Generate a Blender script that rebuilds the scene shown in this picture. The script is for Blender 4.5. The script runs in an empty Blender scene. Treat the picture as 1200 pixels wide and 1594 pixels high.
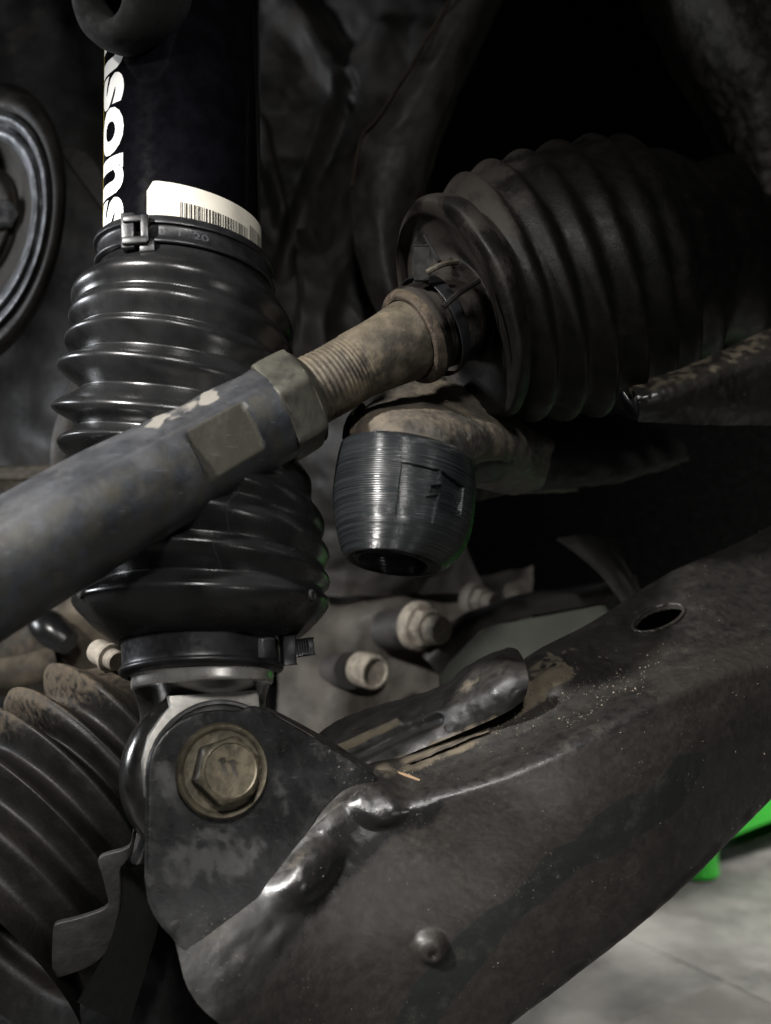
import bpy, bmesh, math, random
from mathutils import Vector, Matrix, noise
random.seed(7)
scene = bpy.context.scene
COL = scene.collection
PI = math.pi

# ------------------------------------------------------------------ camera, world, lights, exposure
F, CX, CY, H = 1600.0, 600.0, 797.0, 0.35          # focal length in photo pixels, centre, camera height
cam = bpy.data.cameras.new('camera')
cam.sensor_fit = 'VERTICAL'; cam.sensor_height = 36.0; cam.lens = F / 1594 * 36
cam.clip_start = 0.005; cam.clip_end = 60
cam.dof.use_dof = True; cam.dof.focus_distance = 0.365; cam.dof.aperture_fstop = 9.5
camo = bpy.data.objects.new('camera', cam); COL.objects.link(camo)
camo.location = (0, 0, H); camo.rotation_euler = (PI / 2, 0, 0)
scene.camera = camo
w = bpy.data.worlds.new('World'); scene.world = w; w.use_nodes = True
bg = w.node_tree.nodes['Background']
bg.inputs[0].default_value = (0.75, 0.85, 1.0, 1); bg.inputs[1].default_value = 0.0025
scene.view_settings.view_transform = 'Standard'; scene.view_settings.look = 'None'
scene.view_settings.exposure = 0; scene.view_settings.gamma = 1


def W(v):                                            # camera frame (x right, y up, z towards the lens) -> world
    return Vector((v[0], -v[2], v[1] + H))


def Pc(px, py, d):
    return Vector(((px - CX) / F * d, -(py - CY) / F * d, -d))


def P(px, py, d):
    return W(Pc(px, py, d))


def proj(wv):                                        # world -> photo pixel, used to place dents and stains
    return CX + F * wv[0] / wv[1], CY - F * (wv[2] - H) / wv[1]


def lamp(name, kind, loc, target, energy, color, size=None, **kw):
    l = bpy.data.lights.new(name, kind); l.energy = energy; l.color = color
    for k, v in kw.items(): setattr(l, k, v)
    if size is not None:
        if kind == 'AREA': l.size = size
        else: l.shadow_soft_size = size
    o = bpy.data.objects.new(name, l); COL.objects.link(o)
    o.location = loc; o.rotation_euler = (Vector(target) - Vector(loc)).to_track_quat('-Z', 'Y').to_euler()
    return o


lamp('work_lamp', 'SPOT', W((-0.42, 0.34, 0.06)), P(425, 1040, .36), 44, (1, .975, .94), .025, spot_size=math.radians(38), spot_blend=1.0)
lamp('wheel_well_lamp', 'AREA', W((-0.85, 0.12, -0.50)), P(200, 700, .37), 3.0, (.93, .96, 1), .14)
lamp('fill_light', 'AREA', W((0.02, 0.36, 0.25)), P(520, 1150, .36), .55, (1, .98, .95), .08, spread=math.radians(75))  # unseen soft fill added above the camera for broad highlights
lamp('bounce_fill', 'AREA', W((0.22, -0.15, 0.02)), P(450, 1130, .335), .03, (1, .98, .95), .06, spread=math.radians(80))  # unseen low fill added for floor bounce and sheen on the bracket
lamp('garage_lamp', 'SPOT', (1.3, .5, 1.7), (.64, .98, 0), 190, (1, .98, .94), .25, spot_size=math.radians(35), spot_blend=.35)


# ------------------------------------------------------------------ materials
def material(name, base, rough=.5, metal=0.0, var=.35, vs=120, dust=None, up=0.0, bump=.0002, bs=350,
             specks=0.0, speck_col=(.35, .32, .27), scratch=0.0, attrs=(), layer=0.0, spec=.5, coat=0.0):
    """dust=(colour, amount, scale, threshold); attrs: list of (attribute, colour, roughness)"""
    m = bpy.data.materials.new(name); m.use_nodes = True
    nt = m.node_tree; N = nt.nodes; L = nt.links
    b = N['Principled BSDF']; b.inputs['Metallic'].default_value = metal
    b.inputs['Specular IOR Level'].default_value = spec
    if coat: b.inputs['Coat Weight'].default_value = coat; b.inputs['Coat Roughness'].default_value = .12
    tc = N.new('ShaderNodeTexCoord').outputs['Object']

    def nz(scale, detail=5, rgh=.6, vec=tc):
        n = N.new('ShaderNodeTexNoise'); n.inputs['Scale'].default_value = scale
        n.inputs['Detail'].default_value = detail; n.inputs['Roughness'].default_value = rgh
        L.new(vec, n.inputs['Vector']); return n.outputs['Fac']

    def rng(x, a, c, lo=0, hi=1):
        n = N.new('ShaderNodeMapRange'); n.inputs[1].default_value = a; n.inputs[2].default_value = c
        n.inputs[3].default_value = lo; n.inputs[4].default_value = hi; n.interpolation_type = 'SMOOTHSTEP'
        L.new(x, n.inputs[0]); return n.outputs[0]

    def mth(op, a, c):
        n = N.new('ShaderNodeMath'); n.operation = op; n.use_clamp = op == 'ADD'
        for i, v in enumerate((a, c)):
            if isinstance(v, (int, float)): n.inputs[i].default_value = v
            else: L.new(v, n.inputs[i])
        return n.outputs[0]

    def mixc(f, a, c):
        n = N.new('ShaderNodeMix'); n.data_type = 'RGBA'
        L.new(f, n.inputs[0])
        for i, v in ((6, a), (7, c)):
            if isinstance(v, tuple): n.inputs[i].default_value = (*v, 1)
            else: L.new(v, n.inputs[i])
        return n.outputs[2]

    def mixf(f, a, c):
        n = N.new('ShaderNodeMix'); n.data_type = 'FLOAT'
        L.new(f, n.inputs[0])
        for i, v in ((2, a), (3, c)):
            if isinstance(v, (int, float)): n.inputs[i].default_value = v
            else: L.new(v, n.inputs[i])
        return n.outputs[0]

    lo = tuple(c * (1 - var) for c in base); hi = tuple(min(1, c * (1 + var)) for c in base)
    col = mixc(rng(nz(vs), .35, .65), lo, hi)
    ro = rng(nz(vs * 2.3), .3, .7, rough * .82, min(1, rough * 1.18))
    for a, ac, ar in attrs:
        at = N.new('ShaderNodeAttribute'); at.attribute_name = a
        f = rng(mth('ADD', at.outputs['Fac'], mth('MULTIPLY', mth('SUBTRACT', nz(420, 8, .75), .5), .9)), .25, .75)
        col = mixc(f, col, ac); ro = mixf(f, ro, ar)
    df = None
    if dust:
        df = mth('MULTIPLY', rng(nz(dust[2], 8, .7), dust[3], dust[3] + .22), dust[1])
    if up and dust:
        g = N.new('ShaderNodeNewGeometry'); s = N.new('ShaderNodeSeparateXYZ'); L.new(g.outputs['Normal'], s.inputs[0])
        u = mth('MULTIPLY', mth('MULTIPLY', rng(s.outputs['Z'], .1, .9), up), rng(nz(dust[2] * 2.2, 7, .7), .25, .6))
        df = mth('ADD', df, u)
    if df is not None:
        col = mixc(df, col, dust[0]); ro = mixf(df, ro, .92)
    if specks:
        sp = mth('MULTIPLY', rng(nz(1000, 2, .5), .655, .72), mth('MULTIPLY', rng(nz(55, 3), .50, .66), specks))
        col = mixc(sp, col, speck_col)
    if scratch:
        mp = N.new('ShaderNodeMapping'); mp.inputs['Scale'].default_value = (1, 1, 14); mp.inputs['Rotation'].default_value = (.4, .3, .5)
        L.new(tc, mp.inputs[0])
        sc = mth('MULTIPLY', rng(nz(160, 3, .5, mp.outputs[0]), .66, .72), scratch)
        col = mixc(sc, col, tuple(min(1, c * 4 + .04) for c in base)); ro = mixf(sc, ro, .5)
    L.new(col, b.inputs['Base Color']); L.new(ro, b.inputs['Roughness'])
    h = nz(bs, 8, .65)
    if layer:                                        # printed layer lines, along the v of the UV map
        uv = N.new('ShaderNodeUVMap').outputs[0]
        mp = N.new('ShaderNodeMapping'); mp.inputs['Scale'].default_value = (1.6, layer, 1); L.new(uv, mp.inputs[0])
        n1 = nz(1.0, 2, .6, mp.outputs[0])
        sp_ = N.new('ShaderNodeSeparateXYZ'); L.new(uv, sp_.inputs[0])
        wv = mth('ABSOLUTE', mth('SINE', mth('MULTIPLY', sp_.outputs['Y'], layer * PI), 0), 0)
        h = mth('MULTIPLY', mth('ADD', mth('MULTIPLY', wv, .8), mth('MULTIPLY', n1, .2)), 1.0)
        mp2 = N.new('ShaderNodeMapping'); mp2.inputs['Scale'].default_value = (.9, layer * .8, 1); L.new(uv, mp2.inputs[0])
        n2 = nz(1.0, 4, .7, mp2.outputs[0])
        col2 = mixc(rng(n2, .36, .66), tuple(c * .5 for c in base), tuple(c * 1.8 for c in base))
        L.new(rng(n2, .36, .66, .32, .14), b.inputs['Roughness'])
        L.new(col2, b.inputs['Base Color'])
    bp = N.new('ShaderNodeBump'); bp.inputs['Distance'].default_value = bump; bp.inputs['Strength'].default_value = 1
    L.new(h, bp.inputs['Height']); L.new(bp.outputs[0], b.inputs['Normal'])
    return m


DUST = (.19, .15, .10)
M = {}
M['rubber'] = material('black_rubber', (.0115, .0115, .0118), .265, var=.3, vs=60, dust=((.05, .048, .044), .04, 260, .58), bump=.00003, bs=700, spec=.5)
M['tube'] = material('black_gloss_paint', (.003, .003, .0042), .13, var=.3, dust=((.05, .06, .08), .012, 60, .62), bump=.00001, bs=600)
M['white'] = material('white_print', (.80, .79, .76), .45, var=.03, bump=.00001)
M['yellow'] = material('yellow_print', (.62, .46, .05), .5, var=.1, bump=.00001)
M['paper'] = material('label_paper', (.72, .68, .58), .6, var=.05, vs=80, dust=((.42, .37, .28), .35, 120, .5), bump=.00003)
M['ink'] = material('black_ink', (.015, .014, .013), .6, var=.2, bump=.00001)
M['plastic'] = material('black_plastic', (.012, .012, .0135), .36, spec=.5, var=.25, vs=200, dust=((.09, .085, .08), .10, 240, .58), bump=.00005, bs=900)
M['chrome'] = material('bright_steel', (.62, .605, .58), .30, .8, var=.06, vs=100, bump=.00003, bs=900)
M['forged'] = material('dark_forged_steel', (.16, .155, .15), .22, .9, var=.3, vs=120, bump=.00006, bs=500)
M['machined'] = material('machined_face', (.42, .405, .375), .42, .6, var=.12, vs=350, bump=.00005, bs=1200)
M['bush'] = material('bush_ring', (.09, .09, .09), .4, .5, var=.3, bump=.00005)
M['sleeve'] = material('worn_black_sleeve', (.027, .029, .034), .40, var=.35, vs=70, dust=((.085, .083, .077), .30, 60, .47), up=.18, bump=.00014, bs=320, scratch=.35, specks=.3, speck_col=(.14, .13, .12),
                       attrs=[('pale', (.19, .175, .15), .7), ('olive', (.030, .0285, .0205), .5)])
M['olive'] = material('olive_plated_steel', (.060, .058, .047), .5, .35, var=.35, vs=110, dust=((.085, .080, .064), .6, 90, .45), bump=.00012)
M['rusty'] = material('dusty_brown_steel', (.060, .050, .037), .58, .25, var=.45, vs=140, dust=((.17, .138, .092), .8, 70, .50), up=.45, bump=.00035, bs=420)
M['rustcollar'] = material('rusty_collar', (.045, .033, .023), .75, .1, var=.45, vs=300, dust=((.15, .113, .07), .8, 160, .52), up=.3, bump=.0006, bs=500)
M['boot'] = material('dusty_black_rubber', (.0048, .0043, .004), .5, var=.35, vs=70, dust=((.022, .0185, .015), .30, 60, .50), up=.25, bump=.0002, bs=500, spec=.22,
                     attrs=[('dusty', (.034, .029, .025), .72)])
M['dustboot'] = material('dusty_ribbed_rubber', (.0065, .006, .0058), .5, var=.35, vs=60, dust=((.06, .048, .034), .10, 70, .52), up=.10, bump=.0002, bs=700, spec=.25, attrs=[('dusty', (.070, .055, .038), .9)])
M['dirt'] = material('caked_dirt_steel', (.036, .034, .031), .55, var=.4, vs=90, dust=((.125, .100, .069), .9, 42, .44), up=.3, bump=.0006, bs=260, specks=.5)
M['print'] = material('printed_plastic', (.011, .0125, .0135), .19, var=.3, vs=60, bump=.00012, bs=700, layer=88, spec=.5)
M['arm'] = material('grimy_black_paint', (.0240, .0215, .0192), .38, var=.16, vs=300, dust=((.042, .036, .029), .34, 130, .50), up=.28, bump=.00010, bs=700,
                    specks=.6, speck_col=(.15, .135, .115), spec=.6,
                    attrs=[('gloss', (.011, .0108, .011), .24), ('soot_shade', (.006, .0056, .0052), .5), ('stain', (.0060, .0078, .0062), .6), ('dusty', (.13, .105, .07), .9)])
M['bracket'] = material('worn_black_paint', (.016, .016, .0165), .32, var=.45, vs=90, dust=((.060, .058, .056), .5, 120, .52), bump=.00016, bs=420, scratch=.4, specks=.5,
                        spec=.38, attrs=[('worn', (.078, .077, .078), .40), ('grease', (.008, .009, .008), .3)])  # worn: scuffs plus painted sheen
M['bolt'] = material('zinc_bolt', (.110, .095, .066), .5, .5, var=.35, vs=220, dust=((.15, .12, .075), .6, 160, .5), bump=.00022, bs=500)
M['bolt_side'] = material('dark_bolt_side', (.05, .045, .038), .5, .3, var=.3, vs=200, bump=.0002)  # darker tone for the hex side walls and stamped strokes
M['pale'] = material('pale_dusty_metal', (.22, .195, .16), .75, var=.25, vs=200, dust=((.30, .27, .22), .5, 200, .45), bump=.0003)
M['panel'] = material('grey_brown_panel', (.031, .0285, .027), .62, var=.5, vs=22, dust=((.078, .065, .053), .6, 26, .5), bump=.0006, bs=120)
M['rail'] = material('dark_underseal', (.027, .025, .0235), .6, var=.4, vs=45, dust=((.062, .053, .043), .55, 40, .47), bump=.0005, bs=220)
M['seal'] = material('gritty_underseal', (.05, .047, .042), .40, var=.45, vs=160, dust=((.14, .12, .095), .5, 120, .5), bump=.0010, bs=260, specks=.8)
M['rust'] = material('rust_edge', (.034, .024, .015), .8, var=.3, bump=.0003)
M['tab'] = material('dull_tab_steel', (.0115, .0105, .0098), .6, var=.3, vs=60, bump=.0003)
M['tan'] = material('tan_dusty_casting', (.12, .10, .075), .75, var=.35, vs=70, dust=((.24, .20, .14), .8, 60, .48), up=.5, bump=.0008, bs=200)
M['crumb'] = material('dirt_crumb', (.14, .12, .095), .7, var=.5, vs=300, bump=.0001)
M['abyss'] = material('unlit_bay_black', (.0010, .0010, .0010), .9, var=.2, spec=.05)
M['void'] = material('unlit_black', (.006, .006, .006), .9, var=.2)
M['green_grey'] = material('olive_grey_paint', (.125, .130, .105), .6, var=.15, vs=30, dust=((.16, .155, .12), .4, 40, .5), bump=.0002)
M['bead'] = material('bead_metal', (.29, .30, .32), .45, .55, var=.5, vs=120, dust=((.10, .085, .068), .85, 50, .50), bump=.0003)
M['brown'] = material('brown_casting', (.058, .051, .043), .75, var=.3, vs=40, dust=((.09, .078, .06), .5, 60, .5), bump=.0008, bs=160)
M['floor'] = material('concrete', (.29, .28, .262), .7, var=.45, vs=5, dust=((.095, .092, .088), .85, 7, .46), bump=.0006, bs=60)
M['joint'] = material('joint_grout', (.24, .228, .21), .9, var=.2, vs=20)
M['green'] = material('green_plastic', (.055, .55, .05), .4, var=.06, vs=20, bump=.00005)
M['straw'] = material('dry_straw', (.22, .145, .085), .7, var=.15)
M['band'] = material('worn_clamp_band', (.52, .47, .37), .5, .4, var=.3, vs=300, dust=((.42, .35, .24), .6, 200, .5), bump=.0002)

# ------------------------------------------------------------------ objects
BASE = {}


def tag(o, label=None, cat=None, group=None, kind=None):
    if label: o['label'] = label
    if cat: o['category'] = cat
    if group: o['group'] = group
    if kind: o['kind'] = kind
    return o


def thing(name, loc, label, cat, group=None, kind=None):
    o = bpy.data.objects.new(name, None); COL.objects.link(o); o.location = loc; o.empty_display_size = .01
    BASE[o.name] = Vector(loc)
    return tag(o, label, cat, group, kind)


def obj(name, verts, faces, mat, parent=None, uvs=None, smooth=True, sharp=40, attrs=None, fmat=None):
    base = BASE[parent.name] if parent else sum((Vector(v) for v in verts), Vector()) / len(verts)
    me = bpy.data.meshes.new(name)
    me.from_pydata([tuple(Vector(v) - base) for v in verts], [], faces)
    for m in (mat if isinstance(mat, (list, tuple)) else [mat]): me.materials.append(M[m])
    if uvs:
        lay = me.uv_layers.new(name='UVMap'); k = 0
        for f in uvs:
            for c in f: lay.data[k].uv = c; k += 1
    for a, vals in (attrs or {}).items():
        at = me.attributes.new(a, 'FLOAT', 'POINT'); at.data.foreach_set('value', vals)
    if fmat: me.polygons.foreach_set('material_index', fmat)
    me.validate(); me.update()
    if smooth:
        me.polygons.foreach_set('use_smooth', [True] * len(me.polygons))
        me.set_sharp_from_angle(angle=math.radians(sharp))
    o = bpy.data.objects.new(name, me); COL.objects.link(o)
    if parent: o.parent = parent
    else: o.location = base
    BASE[o.name] = base
    return o


def from_bm(name, bm, mat, parent=None, **kw):
    bm.verts.index_update()
    r = obj(name, [v.co.copy() for v in bm.verts], [[v.index for v in f.verts] for f in bm.faces], mat, parent,
            fmat=[f.material_index for f in bm.faces], **kw)
    bm.free(); return r


def cr(a, b, c, d, t):
    return .5 * ((2 * b) + (c - a) * t + (2 * a - 5 * b + 4 * c - d) * t * t + (3 * b - a - 3 * c + d) * t ** 3)


def samp(pts, t):                                    # Catmull-Rom through a list of vectors or numbers
    n = len(pts) - 1; i = min(int(t), n - 1); f = t - i
    g = lambda k: pts[max(0, min(n, k))]
    return cr(g(i - 1), g(i), g(i + 1), g(i + 2), f)


def ring(xl, yl, xr, yr, s, d):
    """circle whose widest chord is seen from (xl,yl) to (xr,yr) and whose near side bulges s pixels off the chord"""
    A, B = Pc(xl, yl, d), Pc(xr, yr, d)
    C = (A + B) / 2; r = (B - A).length / 2; e1 = (B - A).normalized()
    v = -C.normalized(); v = (v - e1 * v.dot(e1)).normalized(); wv = v.cross(e1)
    mx, my = (xl + xr) / 2, (yl + yr) / 2; cx, cy = xr - xl, yl - yr
    ln = math.hypot(cx, cy); nx, ny = -cy / ln, cx / ln
    if wv.x * nx + wv.y * ny < 0: wv = -wv

    def off(phi):
        q = C + r * (v * math.cos(phi) + wv * math.sin(phi))
        return (CX + F * q.x / -q.z - mx) * nx - (CY - F * q.y / -q.z - my) * ny
    a, b = -1.45, 1.45
    for _ in range(40):
        m = (a + b) / 2
        if off(m) < s: a = m
        else: b = m
    return C, e1 * r, (v * math.cos(a) + wv * math.sin(a)) * r


class Loft:
    def __init__(self, rings):
        R = [ring(*r) if len(r) == 6 else r for r in rings]
        self.C = [r[0] for r in R]; self.a = [r[1] for r in R]; self.b = [r[2] for r in R]; self.n = len(R) - 1

    def at(self, t, th, k=1.0):
        return W(samp(self.C, t) + (samp(self.a, t) * math.cos(th) + samp(self.b, t) * math.sin(th)) * k)

    def mesh(self, sub=8, segs=96, rmod=None, caps=(False, False), t0=0, t1=None):
        t1 = self.n if t1 is None else t1
        T = [t0 + (t1 - t0) * i / round((t1 - t0) * sub) for i in range(round((t1 - t0) * sub) + 1)]
        V, Fc, U = [], [], []
        for t in T:
            c, a, b = samp(self.C, t), samp(self.a, t), samp(self.b, t)
            for j in range(segs):
                th = 2 * PI * j / segs; k = rmod(t, th) if rmod else 1
                V.append(W(c + (a * math.cos(th) + b * math.sin(th)) * k))
        for i in range(len(T) - 1):
            for j in range(segs):
                j2 = (j + 1) % segs
                Fc.append((i * segs + j, (i + 1) * segs + j, (i + 1) * segs + j2, i * segs + j2))
                u0, u1, v0, v1 = j / segs, (j + 1) / segs, T[i] / self.n, T[i + 1] / self.n
                U.append(((u0, v0), (u0, v1), (u1, v1), (u1, v0)))
        if caps[0]: Fc.append(tuple(range(segs))); U.append(((0, 0),) * segs)
        if caps[1]:
            o = (len(T) - 1) * segs; Fc.append(tuple(o + j for j in reversed(range(segs)))); U.append(((0, 0),) * segs)
        return V, Fc, U


def loft_obj(name, rings, mat, parent, sub=8, segs=96, rmod=None, caps=(False, False), **kw):
    L = rings if isinstance(rings, Loft) else Loft(rings)
    V, Fc, U = L.mesh(sub, segs, rmod, caps)
    return obj(name, V, Fc, mat, parent, uvs=U, **kw), L


def lathe(name, C, ax, prof, mat, parent, segs=48, up=None, sides=None, **kw):
    """profile of (radius, height along ax), world units"""
    ax = Vector(ax).normalized(); e = (Vector(up) if up else (Vector((0, 0, 1)) if abs(ax.z) < .9 else Vector((1, 0, 0))))
    e1 = ax.cross(e).normalized(); e2 = ax.cross(e1)
    V, Fc = [], []
    for r, h in prof:
        for j in range(segs):
            th = 2 * PI * j / segs
            V.append(C + ax * h + (e1 * math.cos(th) + e2 * math.sin(th)) * r)
    for i in range(len(prof) - 1):
        for j in range(segs):
            j2 = (j + 1) % segs; Fc.append((i * segs + j, i * segs + j2, (i + 1) * segs + j2, (i + 1) * segs + j))
    return obj(name, V, Fc, mat, parent, **kw)


def tube(name, pts, rad, mat, parent=None, segs=14, sub=6, caps=True, **kw):
    n = len(pts) - 1; V, Fc = [], []; k = n * sub
    rad = rad if isinstance(rad, (list, tuple)) else [rad] * (n + 1)
    P0 = [samp(pts, i / sub) for i in range(k + 1)]
    e = None
    for i, p in enumerate(P0):
        t = (P0[min(k, i + 1)] - P0[max(0, i - 1)]).normalized()
        if e is None: e = t.orthogonal().normalized()
        e = (e - t * e.dot(t)).normalized(); f = t.cross(e); r = samp(rad, i / sub)
        for j in range(segs):
            th = 2 * PI * j / segs; V.append(p + (e * math.cos(th) + f * math.sin(th)) * r)
    for i in range(k):
        for j in range(segs):
            j2 = (j + 1) % segs; Fc.append((i * segs + j, i * segs + j2, (i + 1) * segs + j2, (i + 1) * segs + j))
    if caps: Fc.append(tuple(reversed(range(segs)))); Fc.append(tuple(k * segs + j for j in range(segs)))
    return obj(name, V, Fc, mat, parent, **kw)


def box(name, c, ax, half, mat, parent=None, bev=.0004):
    """box with centre c, two world axes (third from the cross product) and half sizes"""
    x = Vector(ax[0]).normalized(); y = Vector(ax[1]); y = (y - x * y.dot(x)).normalized(); z = x.cross(y)
    bm = bmesh.new(); bmesh.ops.create_cube(bm, size=2)
    for v in bm.verts: v.co = c + x * v.co.x * half[0] + y * v.co.y * half[1] + z * v.co.z * half[2]
    bmesh.ops.bevel(bm, geom=bm.edges[:], offset=bev, segments=2, affect='EDGES', profile=.5)
    return from_bm(name, bm, mat, parent, sharp=50)


def chaikin(p, n=2):
    for _ in range(n):
        q = []
        for i in range(len(p)):
            a, b = p[i], p[(i + 1) % len(p)]
            q += [(a[0] * .75 + b[0] * .25, a[1] * .75 + b[1] * .25), (a[0] * .25 + b[0] * .75, a[1] * .25 + b[1] * .75)]
        p = q
    return p


def on_plane(px, py, c, n):                          # where the sight line of a photo pixel meets a plane, camera frame
    d = Pc(px, py, 1); return d * (c.dot(n) / d.dot(n))


def plate(name, outline, c, n, thick, mat, parent=None, bev=.0008, smooth=1, cuts=0, **kw):
    """flat sheet: outline traced on the plane (c, n), extruded away from the viewer"""
    n = Vector(n).normalized(); pts = chaikin(outline, smooth) if smooth else outline
    fr = [W(on_plane(x, y, c, n)) for x, y in pts]; nw = W(n) - W(Vector((0, 0, 0)))
    bm = bmesh.new(); a = [bm.verts.new(p) for p in fr]; b = [bm.verts.new(p - nw * thick) for p in fr]
    k = len(a); f = bm.faces.new(a); f2 = bm.faces.new(list(reversed(b)))
    for i in range(k): bm.faces.new((a[i], b[i], b[(i + 1) % k], a[(i + 1) % k]))
    bmesh.ops.recalc_face_normals(bm, faces=bm.faces[:])
    if bev: bmesh.ops.bevel(bm, geom=list(f.edges), offset=bev, segments=3, affect='EDGES', profile=.5, clamp_overlap=True)
    for ax in (0, 2):
        for i in range(1, cuts):
            q = [v.co[ax] for v in bm.verts]; lo, hi = min(q), max(q); no = [0, 0, 0]; no[ax] = 1; co = [0, 0, 0]; co[ax] = lo + (hi - lo) * i / cuts
            bmesh.ops.bisect_plane(bm, geom=bm.verts[:] + bm.edges[:] + bm.faces[:], plane_co=co, plane_no=no)
    return from_bm(name, bm, mat, parent, sharp=60, **kw)


def mask(o, name, fn):                               # a wear, dirt, painted sheen or painted shade mask on the points of an object
    at = o.data.attributes.new(name, 'FLOAT', 'POINT'); b = BASE[o.name]
    at.data.foreach_set('value', [max(0.0, min(1.0, fn(*proj(v.co + b), v.co))) for v in o.data.vertices])


def grid(rows, nu, nv, disp=None, hole=None, thick=0.0):
    """surface through rows of (px, py, depth); disp(px, py, co) moves points along the normal"""
    R = [[Pc(*p) for p in r] for r in rows]
    pts = []
    for j in range(nv + 1):
        col = []
        t = (len(R) - 1) * j / nv
        for i in range(nu + 1):
            col.append(samp([samp(r, (len(r) - 1) * i / nu) for r in R], t))
        pts.append(col)
    V = [W(p) for c in pts for p in c]; K = nu + 1
    nrm = []
    for j in range(nv + 1):
        for i in range(K):
            a = V[j * K + min(nu, i + 1)] - V[j * K + max(0, i - 1)]
            b = V[min(nv, j + 1) * K + i] - V[max(0, j - 1) * K + i]
            n = a.cross(b); n = n.normalized() if n.length > 1e-12 else Vector((0, -1, 0))
            if n.dot(V[j * K + i] - Vector((0, 0, H))) > 0: n = -n
            nrm.append(n)
    pix = [proj(v) for v in V]
    if disp:
        V = [v + n * disp(p[0], p[1], v) for v, n, p in zip(V, nrm, pix)]
    Fc = []
    for j in range(nv):
        for i in range(nu):
            q = (j * K + i, j * K + i + 1, (j + 1) * K + i + 1, (j + 1) * K + i)
            if hole and all(hole(*pix[k]) for k in q): continue
            Fc.append(q)
    if thick:
        n0 = len(V); V2 = [v - n * thick for v, n in zip(V, nrm)]
        cnt = {}
        for f in Fc:
            for a, b in zip(f, f[1:] + f[:1]): cnt[(a, b)] = 1
        rim = [(a, b) for a, b in cnt if (b, a) not in cnt]
        Fc = Fc + [tuple(n0 + k for k in reversed(f)) for f in Fc] + [(b, a, n0 + a, n0 + b) for a, b in rim]
        V = V + V2; pix = pix + pix
    used = sorted({k for f in Fc for k in f}); mp = {k: i for i, k in enumerate(used)}
    return [V[k] for k in used], [tuple(mp[k] for k in f) for f in Fc], [pix[k] for k in used]


def nz(v, s, o=0.0):
    return noise.noise(Vector(v) * s + Vector((o, o * 1.7, o * .3)))


def sm(x, a, b):
    t = max(0, min(1, (x - a) / (b - a))); return t * t * (3 - 2 * t)


def seg_dist(x, y, pts):
    best = 1e9
    for (ax, ay), (bx, by) in zip(pts, pts[1:]):
        dx, dy = bx - ax, by - ay; t = max(0, min(1, ((x - ax) * dx + (y - ay) * dy) / (dx * dx + dy * dy)))
        best = min(best, math.hypot(x - ax - t * dx, y - ay - t * dy))
    return best


def inside(x, y, poly):
    r = False; j = len(poly) - 1
    for i in range(len(poly)):
        xi, yi = poly[i]; xj, yj = poly[j]
        if (yi > y) != (yj > y) and x < (xj - xi) * (y - yi) / (yj - yi) + xi: r = not r
        j = i
    return r


def text2d(body, bold=0.0, cuts=8):
    cu = bpy.data.curves.new('text', 'FONT'); cu.body = body; cu.offset = bold; cu.resolution_u = 4
    o = bpy.data.objects.new('text', cu); COL.objects.link(o)
    me = o.to_mesh(); bm = bmesh.new(); bm.from_mesh(me); o.to_mesh_clear()
    COL.objects.unlink(o); bpy.data.objects.remove(o)
    xs = [v.co.x for v in bm.verts]; ys = [v.co.y for v in bm.verts]
    x0, x1, y0, y1 = min(xs), max(xs), min(ys), max(ys)
    for k in range(1, cuts):
        bmesh.ops.bisect_plane(bm, geom=bm.verts[:] + bm.edges[:] + bm.faces[:], plane_co=(0, y0 + (y1 - y0) * k / cuts, 0), plane_no=(0, 1, 0))
    for k in range(1, cuts * 2):
        bmesh.ops.bisect_plane(bm, geom=bm.verts[:] + bm.edges[:] + bm.faces[:], plane_co=(x0 + (x1 - x0) * k / cuts / 2, 0, 0), plane_no=(1, 0, 0))
    bm.verts.index_update()
    V = [((v.co.x - x0) / (x1 - x0), (v.co.y - y0) / (y1 - y0)) for v in bm.verts]
    Fc = [[v.index for v in f.verts] for f in bm.faces]; bm.free()
    return V, Fc


# ================================================================== SHOCK ABSORBER
shock = thing('shock_absorber', P(330, 1200, .36), 'black shock absorber with white lettering and a ribbed rubber boot', 'shock absorber')
tubeL = Loft([(169, -90, 403, -60, 74, .398), (165, 315, 405, 350, 50, .372), (165, 400, 405, 435, 45, .366)])
loft_obj('tube', tubeL, 'tube', shock, sub=10, segs=128)
# print on the tube
tv, tf = text2d('nsons', .035)
deg = math.radians
LA = []
for x, y in tv:
    t = (82 + 318 * x - 0) ; LA.append((t, y))
def tube_t(ypx):                                     # left silhouette height of the tube -> ring parameter
    lo, hi = 0, 2
    for _ in range(30):
        m = (lo + hi) / 2
        if proj(tubeL.at(m, PI))[1] < ypx: lo = m
        else: hi = m
    return lo
TT = {y: tube_t(y) for y in range(60, 440, 4)}
def tt(y):
    y0 = int(max(60, min(432, y)) // 4 * 4); return TT[y0] + (TT[y0 + 4] - TT[y0]) * (y - y0) / 4 if y0 + 4 in TT else TT[y0]
letters = [tubeL.at(tt(90 + 297 * x), PI - deg(20 + 35 * y), 1.008) for x, y in tv]
obj('lettering', letters, tf, 'white', shock, smooth=False)
V, Fc = [], []
for i in range(41):
    t = .15 + 1.8 * i / 40
    for a in (13, 15.5, 18.5): V.append(tubeL.at(t, PI - deg(a), 1.006))
for i in range(40):
    for j in range(2): Fc.append((i * 3 + j, i * 3 + j + 1, i * 3 + j + 4, i * 3 + j + 3))
obj('stripe', V, Fc, 'yellow', shock)
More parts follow.
